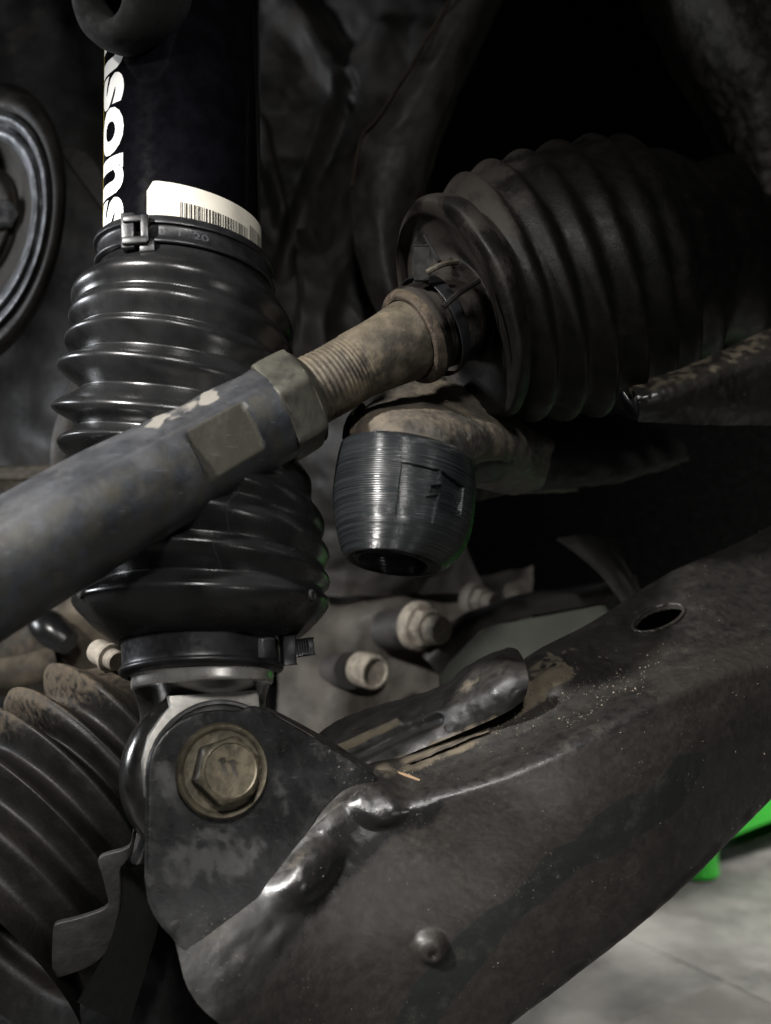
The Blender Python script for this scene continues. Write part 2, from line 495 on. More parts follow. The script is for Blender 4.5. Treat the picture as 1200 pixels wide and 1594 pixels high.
# paper label with its bar code
V, Fc = [], []
NA, NT = 48, 14
for i in range(NT + 1):
    for j in range(NA + 1):
        f = j / NA; a = 105 - 107 * f; r = .07
        t = 1.02 + .93 * i / NT
        dx, dy = min(f * 3, 1 - 0) , i / NT
        if f < .045 and i == 0: t += .07 * (1 - f / .045)
        V.append(tubeL.at(t, deg(a), 1.010))
for i in range(NT):
    for j in range(NA):
        k = i * (NA + 1) + j; Fc.append((k, k + 1, k + NA + 2, k + NA + 1))
lab = obj('paper_label', V, Fc, 'paper', shock)
V, Fc = [], []; a = 82.0
rb = random.Random(3)
while a > 4:
    wd = rb.choice((.45, .45, .8, 1.2)); t0 = 1.14 if a > 27 else 1.10
    if not (26 < a < 28):
        b0 = len(V)
        for t in (t0, (t0 + 1.5) / 2, 1.95):
            for aa in (a, a - wd): V.append(tubeL.at(t, deg(aa), 1.0125))
        Fc += [(b0, b0 + 1, b0 + 3, b0 + 2), (b0 + 2, b0 + 3, b0 + 5, b0 + 4)]
    a -= wd + rb.choice((.45, .6, .9, 1.1))
obj('bar_code', V, Fc, 'ink', lab)
# upper clamp
up = Loft([(156, 386, 422, 410, 60, .369), (151, 391, 426, 415, 60, .369), (150, 397, 427, 421, 60, .3687), (156, 402, 422, 426, 60, .3684), (156, 418, 423, 441, 60, .3675),
           (151, 422, 427, 446, 60, .3672), (152, 428, 427, 451, 60, .367), (162, 431, 418, 454, 60, .367)])
clamp, _ = loft_obj('clamp', up, 'plastic', shock, sub=4, segs=128)
nx = lambda v: (W(v) - W(Vector((0, 0, 0))))
for (px, py, d, hx, hy, hz) in ((203, 366, .3395, .0022, .0062, .004), (229, 362, .3385, .0014, .0048, .004), (214, 347, .339, .0040, .0012, .0038), (214, 381, .338, .0042, .0013, .0042), (232, 388, .338, .0026, .0020, .003)):
    box('buckle', P(px, py, d), (nx(Vector((1, .06, 0))), nx(Vector((0, 1, -.15)))), (hx, hy, hz), 'plastic', clamp)
tv, tf = text2d('0  1  20', .02, 4)
obj('embossed_text', [up.at(3.95 - .62 * y, deg(97 - 31 * x), 1.004) for x, y in tv], tf, 'sleeve', clamp, smooth=False)
# bellows
bell = Loft([
    (160, 415, 419, 440, 58, .3675), (158, 432, 424, 458, 60, .367), (150, 446, 434, 474, 66, .367),
    (117, 476, 455, 512, 84, .366), (123, 496, 447, 532, 70, .3655), (112, 512, 456, 552, 75, .365),
    (125, 530, 449, 572, 56, .3645), (106, 546, 457, 592, 66, .364), (128, 562, 448, 603, 40, .3635), (96, 578, 459, 624, 40, .363),
    (132, 612, 448, 648, 26, .362), (88, 637, 463, 668, 19, .361), (126, 667, 456, 704, 18, .360), (96, 699, 483, 745, 38, .359),
    (138, 737, 486, 781, 54, .358), (98, 772, 505, 815, 72, .357), (136, 800, 500, 843, 64, .356), (104, 835, 513, 865, 71, .355),
    (144, 864, 504, 889, 51, .354), (112, 894, 514, 905, 58, .353), (166, 911, 504, 921, 30, .3525), (119, 938, 513, 938, 29, .352),
    (138, 968, 495, 965, 27, .351), (172, 998, 462, 992, 24, .3505), (190, 1008, 440, 1000, 22, .350)])
VLIST = (4, 6, 8, 10, 12, 14, 16, 18, 20)
# sharpen valleys and ridges a little: insert rings on either side
def tight(L, ids, k=.3):
    C, A, B = [], [], []
    for i in range(L.n + 1):
        if i in ids:
            for tgt, f in ((i - 1, k), (None, 0), (i + 1, k)):
                if tgt is None: C.append(L.C[i]); A.append(L.a[i]); B.append(L.b[i])
                else:
                    C.append(L.C[i].lerp(L.C[tgt], f)); A.append(L.a[i].lerp(L.a[tgt], f * .8)); B.append(L.b[i].lerp(L.b[tgt], f * .8))
        else: C.append(L.C[i]); A.append(L.a[i]); B.append(L.b[i])
    L.C, L.a, L.b, L.n = C, A, B, len(C) - 1
    return L
tight(bell, VLIST, .22)
bel, _ = loft_obj('bellows', bell, 'rubber', shock, sub=6, segs=144, sharp=80)
# mould seam and breather holes of the bellows
pts = []
for i in range(0, 90):
    t = bell.n * (.60 + .30 * i / 89); pts.append(bell.at(t, deg(63 + 17 * i / 89), 1.001))
tube('mould_seam', pts, .00016, 'sleeve', bel, segs=6, sub=1)
for a, t in ((141, .93), (27, .93)):
    c = bell.at(bell.n * t, deg(a), 1.0); n = (c - bell.at(bell.n * t, deg(a), .9)).normalized()
    lathe('breather_hole', c - n * .0004, n, [(.0, .0008), (.0011, .0008), (.0015, .0013), (.0019, .0010), (.0021, .0)], 'void', bel, segs=20)
# lower clamp
lo = Loft([(188, 1008, 438, 996, 21, .3495), (189, 1009, 436, 998, 21, .3495), (192, 1012, 434, 1001, 21, .349), (193, 1042, 436, 1030, 19, .3485),
           (190, 1046, 439, 1033, 19, .348), (188, 1051, 441, 1037, 19, .348), (191, 1056, 438, 1042, 19, .348), (202, 1060, 430, 1047, 18, .348)])
clamp2, _ = loft_obj('clamp', lo, 'plastic', shock, sub=5, segs=128)
box('buckle', P(448, 1010, .345), (nx(Vector((1, .05, -.3))), nx(Vector((0, 1, 0)))), (.0022, .0050, .0034), 'plastic', clamp2)
tail = box('tail', P(470, 1008, .349), (nx(Vector((1, .12, -.2))), nx(Vector((0, 1, 0)))), (.0040, .0028, .0016), 'plastic', clamp2)
for i in range(5):
    box('tail', P(464 + i * 4, 1008.5 - i * .8, .3465), (nx(Vector((1, .12, -.2))), nx(Vector((0, 1, 0)))), (.00022, .0026, .0006), 'plastic', clamp2, bev=.0001)
box('catch', P(415, 1008, .3205), (nx(Vector((1, 0, -.8))), nx(Vector((0, 1, 0)))), (.0024, .0030, .0014), 'plastic', clamp2)
# steel band and forged eye
loft_obj('steel_band', [(204, 1056, 428, 1044, 13, .348), (207, 1058, 426, 1046, 13, .348), (207, 1074, 424, 1060, 12, .3478), (212, 1078, 420, 1064, 12, .3478)], 'chrome', shock, sub=4, segs=128)
loft_obj('neck', [(209, 1072, 424, 1058, 12, .3485), (211, 1082, 417, 1070, 10, .354), (217, 1100, 412, 1092, 6, .362), (220, 1122, 416, 1118, 3, .366), (212, 1160, 430, 1160, 3, .368), (200, 1200, 446, 1200, 2, .370)], 'forged', shock, sub=8, segs=96)
BN = Vector((.41, .24, .88)).normalized()            # axis of the lower bolt, camera frame
BNw = nx(BN)
BC = Pc(345, 1200, .330)                             # centre of the bolt flange on the bracket
ec = W(on_plane(338, 1204, BC - BN * .004, BN))
lathe('eye', ec, -BNw, [(.018, .0022), (.0225, .0018), (.0256, .0026), (.0278, .0050), (.0288, .0085), (.0288, .013), (.0282, .018), (.026, .021), (.015, .022)], 'forged', shock, segs=96)
plate('machined_face', [(262, 1083), (330, 1078), (402, 1073), (404, 1098), (424, 1130), (446, 1180), (446, 1240), (410, 1290), (340, 1310), (270, 1292), (226, 1240), (222, 1185), (232, 1145), (252, 1115), (266, 1100)],
      BC - BN * .0036, BN, .003, 'machined', shock, bev=.0004, smooth=0)
bc = W(on_plane(341, 1206, BC - BN * .0036, BN))
lathe('bush_ring', bc, BNw, [(.0238, -.001), (.0240, .0012), (.0234, .0017), (.0226, .0015), (.0222, .0004), (.0216, .0012), (.0208, .0016), (.016, .0016)], 'bush', shock, segs=96)

# ================================================================== LOWER CONTROL ARM
arm = thing('control_arm', P(700, 1400, .36), 'grimy black pressed steel control arm crossing the lower right', 'control arm')
RIDGE = [(300, 1545), (380, 1470), (450, 1395), (510, 1330), (570, 1275), (655, 1245), (780, 1200), (905, 1142), (1020, 1085), (1110, 1045), (1290, 1000)]
def pd(x, y, o=0.0):                                 # depth of the bracket's front plane under a photo pixel
    return -on_plane(x, y, BC, BN).z + o
rows = [
    [(255, 1385, .39), (400, 1285, .395), (520, 1225, .40), (620, 1185, .405), (740, 1098, .42), (830, 1030, .435), (925, 978, .45), (1042, 905, .475), (1150, 858, .495), (1260, 800, .515)],
    [(256, 1380, .350), (400, 1275, .365), (520, 1210, .375), (620, 1172, .385), (740, 1086, .40), (830, 1018, .415), (925, 968, .43), (1042, 895, .455), (1150, 848, .48), (1260, 790, .50)],
    [(262, 1420, pd(262, 1420, .004)), (410, 1300, pd(410, 1300, .006)), (530, 1225, pd(530, 1225, .006)), (640, 1192, .367), (760, 1135, .376), (860, 1065, .387), (970, 1008, .403), (1090, 950, .424), (1170, 920, .44), (1270, 880, .455)],
    [(276, 1480, pd(276, 1480, .0015)), (425, 1350, pd(425, 1350, .003)), (540, 1250, pd(540, 1250, .003)), (645, 1216, .358), (765, 1175, .364), (890, 1108, .372), (1000, 1053, .385), (1100, 1010, .40), (1180, 985, .414), (1280, 960, .425)],
    [(296, 1545, pd(296, 1545, -.0012)), (450, 1395, pd(450, 1395, -.001)), (560, 1285, pd(560, 1285, -.001)), (655, 1245, .345), (780, 1200, .347), (905, 1142, .354), (1020, 1085, .365), (1110, 1045, .38), (1185, 1025, .392), (1290, 1000, .405)],
    [(350, 1600, pd(350, 1600, -.001)), (500, 1430, pd(500, 1430, -.001)), (610, 1320, pd(610, 1320, -.004)), (700, 1280, .344), (820, 1230, .345), (930, 1180, .351), (1040, 1125, .363), (1125, 1080, .377), (1200, 1055, .389), (1300, 1030, .40)],
    [(480, 1680, .332), (620, 1540, .338), (740, 1430, .343), (820, 1370, .347), (920, 1300, .350), (1010, 1240, .357), (1090, 1180, .368), (1160, 1130, .381), (1220, 1095, .391), (1320, 1060, .40)],
    [(630, 1750, .345), (750, 1610, .348), (850, 1530, .353), (920, 1477, .359), (1000, 1414, .363), (1070, 1352, .370), (1130, 1292, .380), (1190, 1232, .390), (1240, 1182, .398), (1340, 1092, .412)],
    [(642, 1764, .353), (762, 1622, .356), (862, 1542, .361), (932, 1488, .367), (1012, 1424, .371), (1082, 1362, .378), (1142, 1302, .388), (1202, 1242, .398), (1252, 1192, .406), (1352, 1102, .42)],
    [(630, 1750, .385), (750, 1610, .383), (850, 1530, .385), (920, 1477, .387), (1000, 1414, .391), (1070, 1352, .398), (1130, 1292, .408), (1190, 1232, .418), (1240, 1182, .426), (1340, 1092, .44)]]
WELD = [(575, 1245), (525, 1285), (490, 1335), (462, 1385)]
def rot(x, y, cx, cy, deg_, rx, ry):
    a = math.radians(deg_); dx, dy = x - cx, y - cy
    return math.hypot((dx * math.cos(a) + dy * math.sin(a)) / rx, (-dx * math.sin(a) + dy * math.cos(a)) / ry)
def arm_disp(x, y, v):
    d = .0003 * nz(v, 40) + .00012 * nz(v, 170, 3) + .00007 * nz(v, 500, 7)
    e = rot(x, y, 588, 1258, 6, 50, 34); d += .0026 * (1 - sm(e, .45, 1.08)) + .0007 * (1 - sm(e, 0, 1)) * nz(v, 260)
    e = rot(x, y, 488, 1356, -48, 56, 36); d += .0020 * (1 - sm(e, .4, 1.12)) + .0008 * (1 - sm(e, 0, 1.2)) * nz(v, 260, 5)
    e = seg_dist(x, y, [(592, 1212), (540, 1232), (482, 1296), (440, 1385)]); d += .0016 * (1 - sm(e, 0, 44))
    e = seg_dist(x, y, WELD); d += .0020 * (1 - sm(e, 0, 54)) * (1 + .12 * nz(v, 90, 2))
    e = math.hypot(x - 670, y - 1475); d += .0034 * (1 - sm(e, 12, 32)) - .0012 * (1 - sm(math.hypot(x - 672, y - 1482), 3, 10))
    e = seg_dist(x, y, [(430, 1440), (370, 1500), (330, 1560)]); d += .0009 * (1 - sm(e, 5, 44)) * nz(v, 160, 9)
    e = rot(x, y, 860, 1062, -20, 34, 22); d += .0016 * (1 - sm(e, .6, 1.1))
    e = rot(x, y, 1025, 962, -21, 56, 26); d -= .0016 * (1 - sm(e, .6, 1.2))
    e = seg_dist(x, y, [(640, 1186), (690, 1166), (712, 1157)]); d -= .0012 * (1 - sm(e, 1.5, 4))
    return d
hole = lambda x, y: rot(x, y, 1025, 962, -21, 41, 16) < 1
V, Fc, px = grid(rows, 400, 300, arm_disp, hole)
STAIN = [(620, 1640), (668, 1560), (712, 1502), (760, 1455), (820, 1395), (880, 1340), (940, 1300), (1000, 1265), (1040, 1238), (1075, 1200), (1120, 1172)]
def width(x): return 26 + 7 * math.sin(x * .021) + 4 * math.sin(x * .06 + 1)
def np_ridge(x):                                    # height of the pressed ridge line under a photo column
    for (ax, ay), (bx, by) in zip(RIDGE, RIDGE[1:]):
        if ax <= x <= bx: return ay + (by - ay) * (x - ax) / (bx - ax)
    return RIDGE[0][1] if x < RIDGE[0][0] else RIDGE[-1][1]
A = {'stain': [], 'gloss': [], 'dusty': [], 'soot_shade': []}
for (x, y), v in zip(px, V):
    n1 = nz(v, 130, 4); n2 = nz(v, 45, 8)
    e = seg_dist(x, y, STAIN); A['stain'].append((1 - sm(e + 4 * n1, width(x) - 4, width(x) + 3)) * (1 - sm(x, 1060, 1130)))
    e = seg_dist(x, y, [(430, 1420), (450, 1395), (510, 1330), (590, 1262), (640, 1240)])
    A['gloss'].append(max(0, (1 - sm(e, 26, 74)) * (1 + .35 * n1), .95 * (1 - sm(seg_dist(x, y, [(640, 1232), (760, 1192), (905, 1132), (1000, 1085)]), 10, 46)) * (1 + .5 * n1)))
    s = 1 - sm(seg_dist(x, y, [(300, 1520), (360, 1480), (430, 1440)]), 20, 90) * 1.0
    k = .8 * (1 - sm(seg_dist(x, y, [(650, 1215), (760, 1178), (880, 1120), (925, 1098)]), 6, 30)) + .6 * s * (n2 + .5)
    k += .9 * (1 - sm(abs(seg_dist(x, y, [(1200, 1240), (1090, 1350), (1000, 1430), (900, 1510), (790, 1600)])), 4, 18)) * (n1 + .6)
    k += (.55 + .9 * n2 + .5 * n1 + .5 * sm(x, 880, 1120)) * sm(x, 640, 860) * max(0, 1 - sm(y - np_ridge(x), -46, -20))  # top face darkened towards the right, shade painted into the colour
    k += 1.1 * (1 - sm(seg_dist(x, y, [(270, 1450), (300, 1520), (340, 1560), (390, 1490), (430, 1440)]), 14, 58)) * (.8 + n1)  # lower left end darkened, painted shade over rough grime
    A['soot_shade'].append(max(0, k))
    k = .75 * (1 - sm(seg_dist(x, y, [(600, 1202), (660, 1180), (730, 1150), (800, 1105), (850, 1070), (880, 1050)]), 4, 22)) * (1 + n1)
    k += .6 * (1 - sm(rot(x, y, 842, 1058, -35, 62, 34) + n1 + .8 * nz(v, 420, 3), .2, 1.1))
    k += .32 * (1 - sm(seg_dist(x, y, [(520, 1255), (480, 1310), (455, 1350)]), 4, 22)) * (1 + 1.4 * n1)
    A['dusty'].append(max(0, k))
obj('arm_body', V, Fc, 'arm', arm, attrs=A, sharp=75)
rg = random.Random(11); cand = [i for i, (x, y) in enumerate(px) if nz(V[i], 110, 9) > -.12 and ( rot(x, y, 890, 1082, -26, 170, 62) < .55 + .9 * abs(nz(V[i], 60, 3)) or seg_dist(x, y, [(610, 1205), (740, 1148), (850, 1075)]) < 14 or rg.random() < .04)]
CV, CF = [], []
for _ in range(900):
    i = rg.choice(cand); c = V[i] + Vector((0, -.0001, .0001)); r = rg.choice((.00012, .00018, .00025, .00025, .00045)) * rg.uniform(.7, 1.3)
    if rot(*px[i], 890, 1085, -26, 150, 42) > 1: r *= .7
    q = [Vector(d) * r * rg.uniform(.6, 1.2) for d in ((1, 0, 0), (-1, 0, 0), (0, 1, 0), (0, -1, 0), (0, 0, 1), (0, 0, -1))]
    b0 = len(CV); CV += [c + k for k in q]
    CF += [(b0 + a, b0 + b, b0 + d) for a, b, d in ((0, 2, 4), (2, 1, 4), (1, 3, 4), (3, 0, 4), (2, 0, 5), (1, 2, 5), (3, 1, 5), (0, 3, 5))]
tag(obj('dirt_crumbs', CV, CF, 'crumb', arm, smooth=False), kind='stuff')
lip = []
for k in range(40):
    a = 2 * PI * k / 40; x = 1025 + 42 * math.cos(a) * math.cos(deg(-21)) - 17 * math.sin(a) * math.sin(deg(-21)); y = 962 + 42 * math.cos(a) * math.sin(deg(-21)) + 17 * math.sin(a) * math.cos(deg(-21))
    q = min(range(len(V)), key=lambda i: (px[i][0] - x) ** 2 + (px[i][1] - y) ** 2); lip.append(P(x, y, V[q].y + .0016))
lip += lip[:2]
tube('slot_lip', lip, .0008, 'arm', arm, segs=10, sub=2, caps=False)
# inner wall seen through the slot
V, Fc, px = grid([[(960, 1010, .43), (1020, 985, .44), (1090, 955, .46)], [(960, 960, .46), (1020, 935, .47), (1090, 905, .49)]], 12, 8)
obj('inner_wall', V, Fc, 'rail', arm)
# bracket for the shock bolt, a thick bent plate
bo = [(228, 1300), (229, 1240), (229, 1195), (236, 1168), (252, 1143), (276, 1122), (305, 1109), (340, 1103), (372, 1106), (383, 1101), (392, 1098), (404, 1099), (420, 1107), (500, 1153), (560, 1192),
      (592, 1212), (580, 1222), (540, 1232), (505, 1262), (482, 1296), (455, 1345), (440, 1385), (432, 1425), (400, 1480), (360, 1540), (330, 1560), (300, 1520), (280, 1470), (246, 1436), (228, 1392)]
n = BN
fr = [on_plane(x, y, BC - BN * .0005, BN) for x, y in chaikin(bo, 1)]
# fill the plate with a fine mesh so it can carry dents
xs = [p[0] for p in bo]; ys = [p[1] for p in bo]
brk_o = plate('bracket', bo, BC - BN * .0012, BN, .0030, 'bracket', arm, bev=.0010, smooth=1, cuts=46)
def worn(x, y, co):  # scuffs, plus sheen painted as the large pale lower patch
    n1 = nz(co, 150, 2); n2 = nz(co, 480, 6)
    k = max(.95 * (1 - sm(rot(x, y, 330, 1335, -12, 105, 62), .45, 1.1)), .75 * (1 - sm(rot(x, y, 262, 1215, 70, 75, 26), .4, 1.1)), .7 * (1 - sm(rot(x, y, 440, 1235, 75, 55, 26), .4, 1.1)), .55 * (1 - sm(rot(x, y, 300, 1140, -35, 60, 14), .4, 1.1)))
    return k * (.66 + .6 * n1 + .5 * n2)
mask(brk_o, 'worn', worn)  # scuffs plus painted sheen on the lower patch
mask(brk_o, 'grease', lambda x, y, co: (1 - sm(rot(x, y, 380, 1440, -30, 110, 40), .4, 1.1)) * (.7 + nz(co, 200, 3)))
# bent edge of the bracket that closes towards the arm
V, Fc, px = grid([[(402, 1100, .342), (440, 1119, .3435), (500, 1154, .3475), (560, 1193, .352), (596, 1214, .354)], [(410, 1098, .352), (448, 1116, .354), (508, 1149, .358), (566, 1186, .362), (604, 1207, .365)]], 30, 6)
obj('bracket_flange', V, Fc, 'bracket', arm)
# second bracket ear behind the eye
plate('rear_ear', [(228, 1300), (238, 1200), (300, 1130), (390, 1130), (450, 1200), (450, 1360), (320, 1420), (240, 1400)], BC - BN * .040, BN, .003, 'bracket', arm, smooth=2)
# upper strap of the arm with its raised rolled end
srow = [
    [(470, 1160, .40), (520, 1125, .405), (580, 1100, .41), (640, 1084, .412), (690, 1066, .412), (722, 1040, .412), (752, 1022, .412), (790, 1007, .414)],
    [(478, 1166, .392), (530, 1136, .394), (590, 1110, .396), (650, 1092, .395), (700, 1072, .391), (738, 1046, .386), (775, 1024, .383), (808, 1014, .384)],
    [(500, 1180, .386), (548, 1154, .386), (605, 1127, .386), (660, 1108, .383), (712, 1090, .377), (755, 1070, .371), (790, 1050, .368), (820, 1042, .369)],
    [(530, 1196, .381), (570, 1172, .381), (625, 1148, .38), (676, 1130, .377), (724, 1112, .372), (766, 1096, .367), (798, 1080, .365), (822, 1068, .366)],
    [(560, 1206, .378), (600, 1190, .378), (645, 1170, .376), (692, 1151, .374), (736, 1133, .371), (772, 1117, .369), (796, 1104, .368), (812, 1092, .369)]]
def strap_disp(x, y, v):
    d = .0004 * nz(v, 90) + .0002 * nz(v, 300)
    d += .0012 * (1 - sm(seg_dist(x, y, [(530, 1165), (580, 1142), (620, 1124)]), 2, 9))
    d -= .0016 * (1 - sm(seg_dist(x, y, [(540, 1185), (610, 1150), (680, 1120)]), 3, 14))
    return d
V, Fc, px = grid(srow, 140, 70, strap_disp, thick=.0018)
A = {'gloss': [], 'dusty': [], 'stain': [], 'soot_shade': []}
for (x, y), v in zip(px, V):
    n1 = nz(v, 160, 4)
    k = .9 * (1 - sm(seg_dist(x, y, [(530, 1166), (580, 1143), (618, 1126)]), 3, 9)) + .5 * (1 - sm(rot(x, y, 728, 1066, -35, 40, 20) + .8 * n1, .1, 1.1))
    k += .5 * (1 - sm(seg_dist(x, y, [(600, 1192), (690, 1153), (770, 1120)]), 3, 12))
    A['dusty'].append(max(0, k * (1 + n1))); A['gloss'].append(.75 + .6 * n1 if x > 690 else .45 + n1); A['stain'].append(0); A['soot_shade'].append(max(0, .5 + 1.2 * n1))
obj('upper_strap', V, Fc, 'arm', arm, attrs=A, sharp=60)
V, Fc, px = grid([[(590, 1206, .369), (650, 1184, .369), (700, 1163, .370), (760, 1138, .372)], [(592, 1202, .374), (652, 1178, .374), (702, 1157, .375), (762, 1131, .377)], [(592, 1204, .384), (652, 1180, .384), (702, 1158, .385), (762, 1132, .387)]], 60, 10,
                 lambda x, y, v: .0005 * nz(v, 300))
obj('seam_flange', V, Fc, 'dirt', arm)

# flange bolt
bolt = thing('flange_bolt', W(BC), 'large zinc flange bolt with two strokes on its head, through the shock eye', 'bolt')
e_up = nx(Vector((.10, .99, 0)))
lathe('flange', W(BC), BNw, [(.0149, -.0005), (.0152, .0006), (.0150, .0018), (.0144, .0025), (.0135, .0023), (.0126, .0014), (.0112, .0013), (.009, .0016)], 'bolt', bolt, segs=72)
def hexhead(name, C, ax, af, h0, h1, mats, parent, spin=0., cham=.0012):
    ax = Vector(ax).normalized(); e1 = ax.cross(Vector((0, 0, 1))).normalized(); e2 = ax.cross(e1); rc = af / math.cos(PI / 6)
    S = 72; V, Fc, fm = [], [], []
    def hexr(th):
        q = (th - spin) % (PI / 3) - PI / 6; return af / math.cos(q)
    levels = [(h0, None, 0), (h1 - cham * 1.1, None, 0), (h1 - cham * .5, af * 1.03, 0), (h1, af * .93, 0), (h1 + .0001, af * .90, 0), (h1 - .0003, af * .86, 0), (h1 - .0003, af * .4, 0), (h1 - .0003, .00001, 0)]
    for h, cap, _ in levels:
        for j in range(S):
            th = 2 * PI * j / S; r = hexr(th)
            if cap: r = min(r, cap) if cap > af * .95 else cap
            V.append(C + ax * h + (e1 * math.cos(th) + e2 * math.sin(th)) * r)
    for i in range(len(levels) - 1):
        for j in range(S):
            j2 = (j + 1) % S; Fc.append((i * S + j, i * S + j2, (i + 1) * S + j2, (i + 1) * S + j)); fm.append(1 if i == 0 else 0)
    return obj(name, V, Fc, mats, parent, fmat=fm, sharp=28)
hd = hexhead('hex_head', W(BC), BNw, .0094, .0012, .0104, ['bolt', 'bolt_side'], bolt, spin=.22)
for px_, py_ in ((348, 1193), (363, 1196)):
    c = W(on_plane(px_, py_, BC + BN * .0102, BN))
    box('stamped_stroke', c, (nx(Vector((.96, .25, -.2))), nx(Vector((-.22, .97, 0)))), (.00055, .0027, .0003), 'bolt_side', hd, bev=.0001)
    c2 = W(on_plane(px_ - 3, py_ - 10, BC + BN * .0102, BN))
    box('stamped_stroke', c2, (nx(Vector((.96, .25, -.2))), nx(Vector((-.22, .97, 0)))), (.0011, .0004, .0003), 'bolt_side', hd, bev=.0001)

# straw caught at the seam
o = tube('straw', [P(598, 1208, .366), P(618, 1203, .362), P(638, 1209, .360), P(654, 1215, .358)], [.0003, .0005, .0006, .0004], 'straw', None, segs=7)
tag(o, 'thin dry straw caught on the edge of the black control arm', 'straw')

# ================================================================== TIE ROD
tie = thing('tie_rod', P(300, 760, .31), 'worn steering tie rod running diagonally across the ribbed shock boot', 'tie rod')
sl = Loft([(-250, 905, -150, 1090, 30, .262), (-160, 858, -62, 1040, 30, .272), (-60, 803, 35, 978, 29, .284), (104, 713, 193, 877, 27, .303), (225, 656, 307, 806, 25, .318), (312, 612, 389, 755, 24, .328), (386, 575, 461, 712, 23, .337)])
def sleeve_mod(t, th):
    k = 1.0; d = math.degrees(th)
    if 121 < d < 182: k = .985 * math.cos(deg(30)) / math.cos(deg(d - 151)) * .5 + .5
    g = abs(d - 119); k -= .045 * max(0, 1 - g / 4.5)
    if 4.22 < t < 5.30 and 50 < d < 112:
        f = math.cos(deg(30)) / math.cos(deg(d - 81)); k = min(k, f * 1.012)
    return k
V, Fc, U = sl.mesh(22, 180, sleeve_mod, (False, True))
pale, oliv = [], []
for k, v in enumerate(V):
    x, y = proj(v); n1 = nz(v, 230, 2); t = sl.n * (k // 180) / (22 * sl.n); d = 2.0 * (k % 180)
    f = max(1 - sm(rot(x, y, 246, 655, -28, 24, 10) + .5 * n1, .5, 1.1), 1 - sm(rot(x, y, 324, 620, -30, 24, 13) + .5 * n1, .4, 1.1), .45 * (1 - sm(rot(x, y, 285, 637, -28, 40, 12), .4, 1.1)) * (1 + n1))
    pale.append(f if d < 190 else 0); oliv.append(.95 if 4.24 < t < 5.28 and 51 < d < 111 else max(0, .42 * (1 - sm(d, 104, 122)) + .30 * n1))
obj('sleeve', V, Fc, 'sleeve', tie, uvs=U, attrs={'pale': pale, 'olive': oliv}, sharp=50)
nut = Loft([(388, 580, 460, 708, 22, .337), (391, 573, 467, 714, 22, .3375), (430, 553, 503, 692, 21, .343), (440, 552, 508, 680, 21, .344), (452, 560, 506, 662, 21, .345)])
nut_mod = lambda t, th: (1.0 if t < .5 or t > 2.6 else min(1.045, .93 / math.cos((th + .35) % (PI / 3) - PI / 6)))
loft_obj('lock_nut', nut, 'olive', tie, sub=16, segs=120, rmod=nut_mod, sharp=25, caps=(False, True))
rod = Loft([(445, 566, 503, 663, 20, .345), (490, 545, 549, 637, 21, .35), (524, 525, 585, 614, 23, .355), (566, 501, 622, 600, 26, .36), (608, 473, 661, 586, 31, .367), (640, 455, 696, 568, 34, .372)])
def rod_mod(t, th):
    k = 1.0
    if t < 2.0: k *= .985 + .012 * math.sin(t * 2 * PI * 6.6) * sm(t, 0, .1) * (1 - sm(t, 1.6, 2.0))
    if t > 2.05: k *= 1 + .05 * sm(t, 2.05, 2.2) * max(-.6, math.cos(2 * (th - 2.2))) * .35
    return k
def rod_build():
    V, Fc, U = rod.mesh(48, 96, rod_mod)
    return obj('threaded_rod', V, Fc, 'rusty', tie, uvs=U, sharp=70)
rod_build()

# ================================================================== STEERING RACK BOOT
rack = thing('rack_boot', P(760, 560, .42), 'large dusty ribbed rubber boot around the end of the tie rod', 'rubber boot')
rb_ = [
    (604, 468, 668, 586, 38, .3665), (605, 460, 676, 588, 40, .368), (612, 452, 690, 584, 42, .3705), (622, 450, 694, 574, 42, .373), (645, 440, 712, 566, 44, .378), (672, 425, 735, 560, 46, .388), (680, 408, 745, 556, 52, .396),
    (660, 382, 756, 582, 60, .398), (640, 356, 762, 614, 72, .397), (632, 346, 770, 628, 80, .391), (635, 328, 776, 640, 84, .386), (646, 318, 784, 645, 86, .386), (666, 314, 796, 645, 86, .392),
    (678, 322, 792, 634, 70, .400), (690, 300, 818, 648, 74, .403), (703, 282, 842, 655, 76, .408), (716, 288, 848, 640, 72, .414), (740, 264, 888, 655, 78, .420), (762, 270, 895, 632, 72, .427), (788, 248, 938, 648, 78, .434),
    (812, 254, 940, 622, 72, .442), (842, 231, 985, 636, 78, .450), (866, 240, 985, 608, 70, .458), (900, 221, 1030, 622, 76, .467), (922, 232, 1025, 590, 68, .475), (950, 222, 1066, 600, 72, .484), (985, 240, 1065, 560, 60, .495),
    (1020, 243, 1105, 570, 58, .508), (1070, 260, 1120, 530, 52, .52), (1125, 248, 1170, 545, 52, .54), (1165, 300, 1195, 520, 46, .555), (1240, 300, 1260, 500, 40, .58)]
def boot_mod(t, th):
    return 1 + .006 * math.sin(3 * th + t * .7) + (.012 * math.sin(9 * th) if 10 < t < 12 else 0)
loft_obj('ribbed_body', rb_, 'boot', rack, sub=7, segs=128, rmod=boot_mod, sharp=80)
mask([o for o in rack.children if o.name.startswith('ribbed_body')][0], 'dusty', lambda x, y, co: (1 - sm(x + .3 * (y - 450), 680, 860)) * (.75 + .8 * nz(co, 90)))  # lip dust; its rightward fade also paints the shade on the far ribs
loft_obj('collar', [(606, 472, 664, 586, 36, .366), (602, 466, 670, 592, 38, .3665), (603, 460, 677, 593, 40, .368), (609, 455, 685, 590, 41, .3695)], 'rustcollar', rack, sub=6, segs=72, sharp=70)
cl = loft_obj('spring_clamp', [(628, 440, 706, 580, 44, .374), (630, 437, 709, 581, 44, .3745), (645, 431, 716, 577, 45, .377), (647, 433, 717, 573, 45, .378)], 'plastic', rack, sub=4, segs=72)[0]
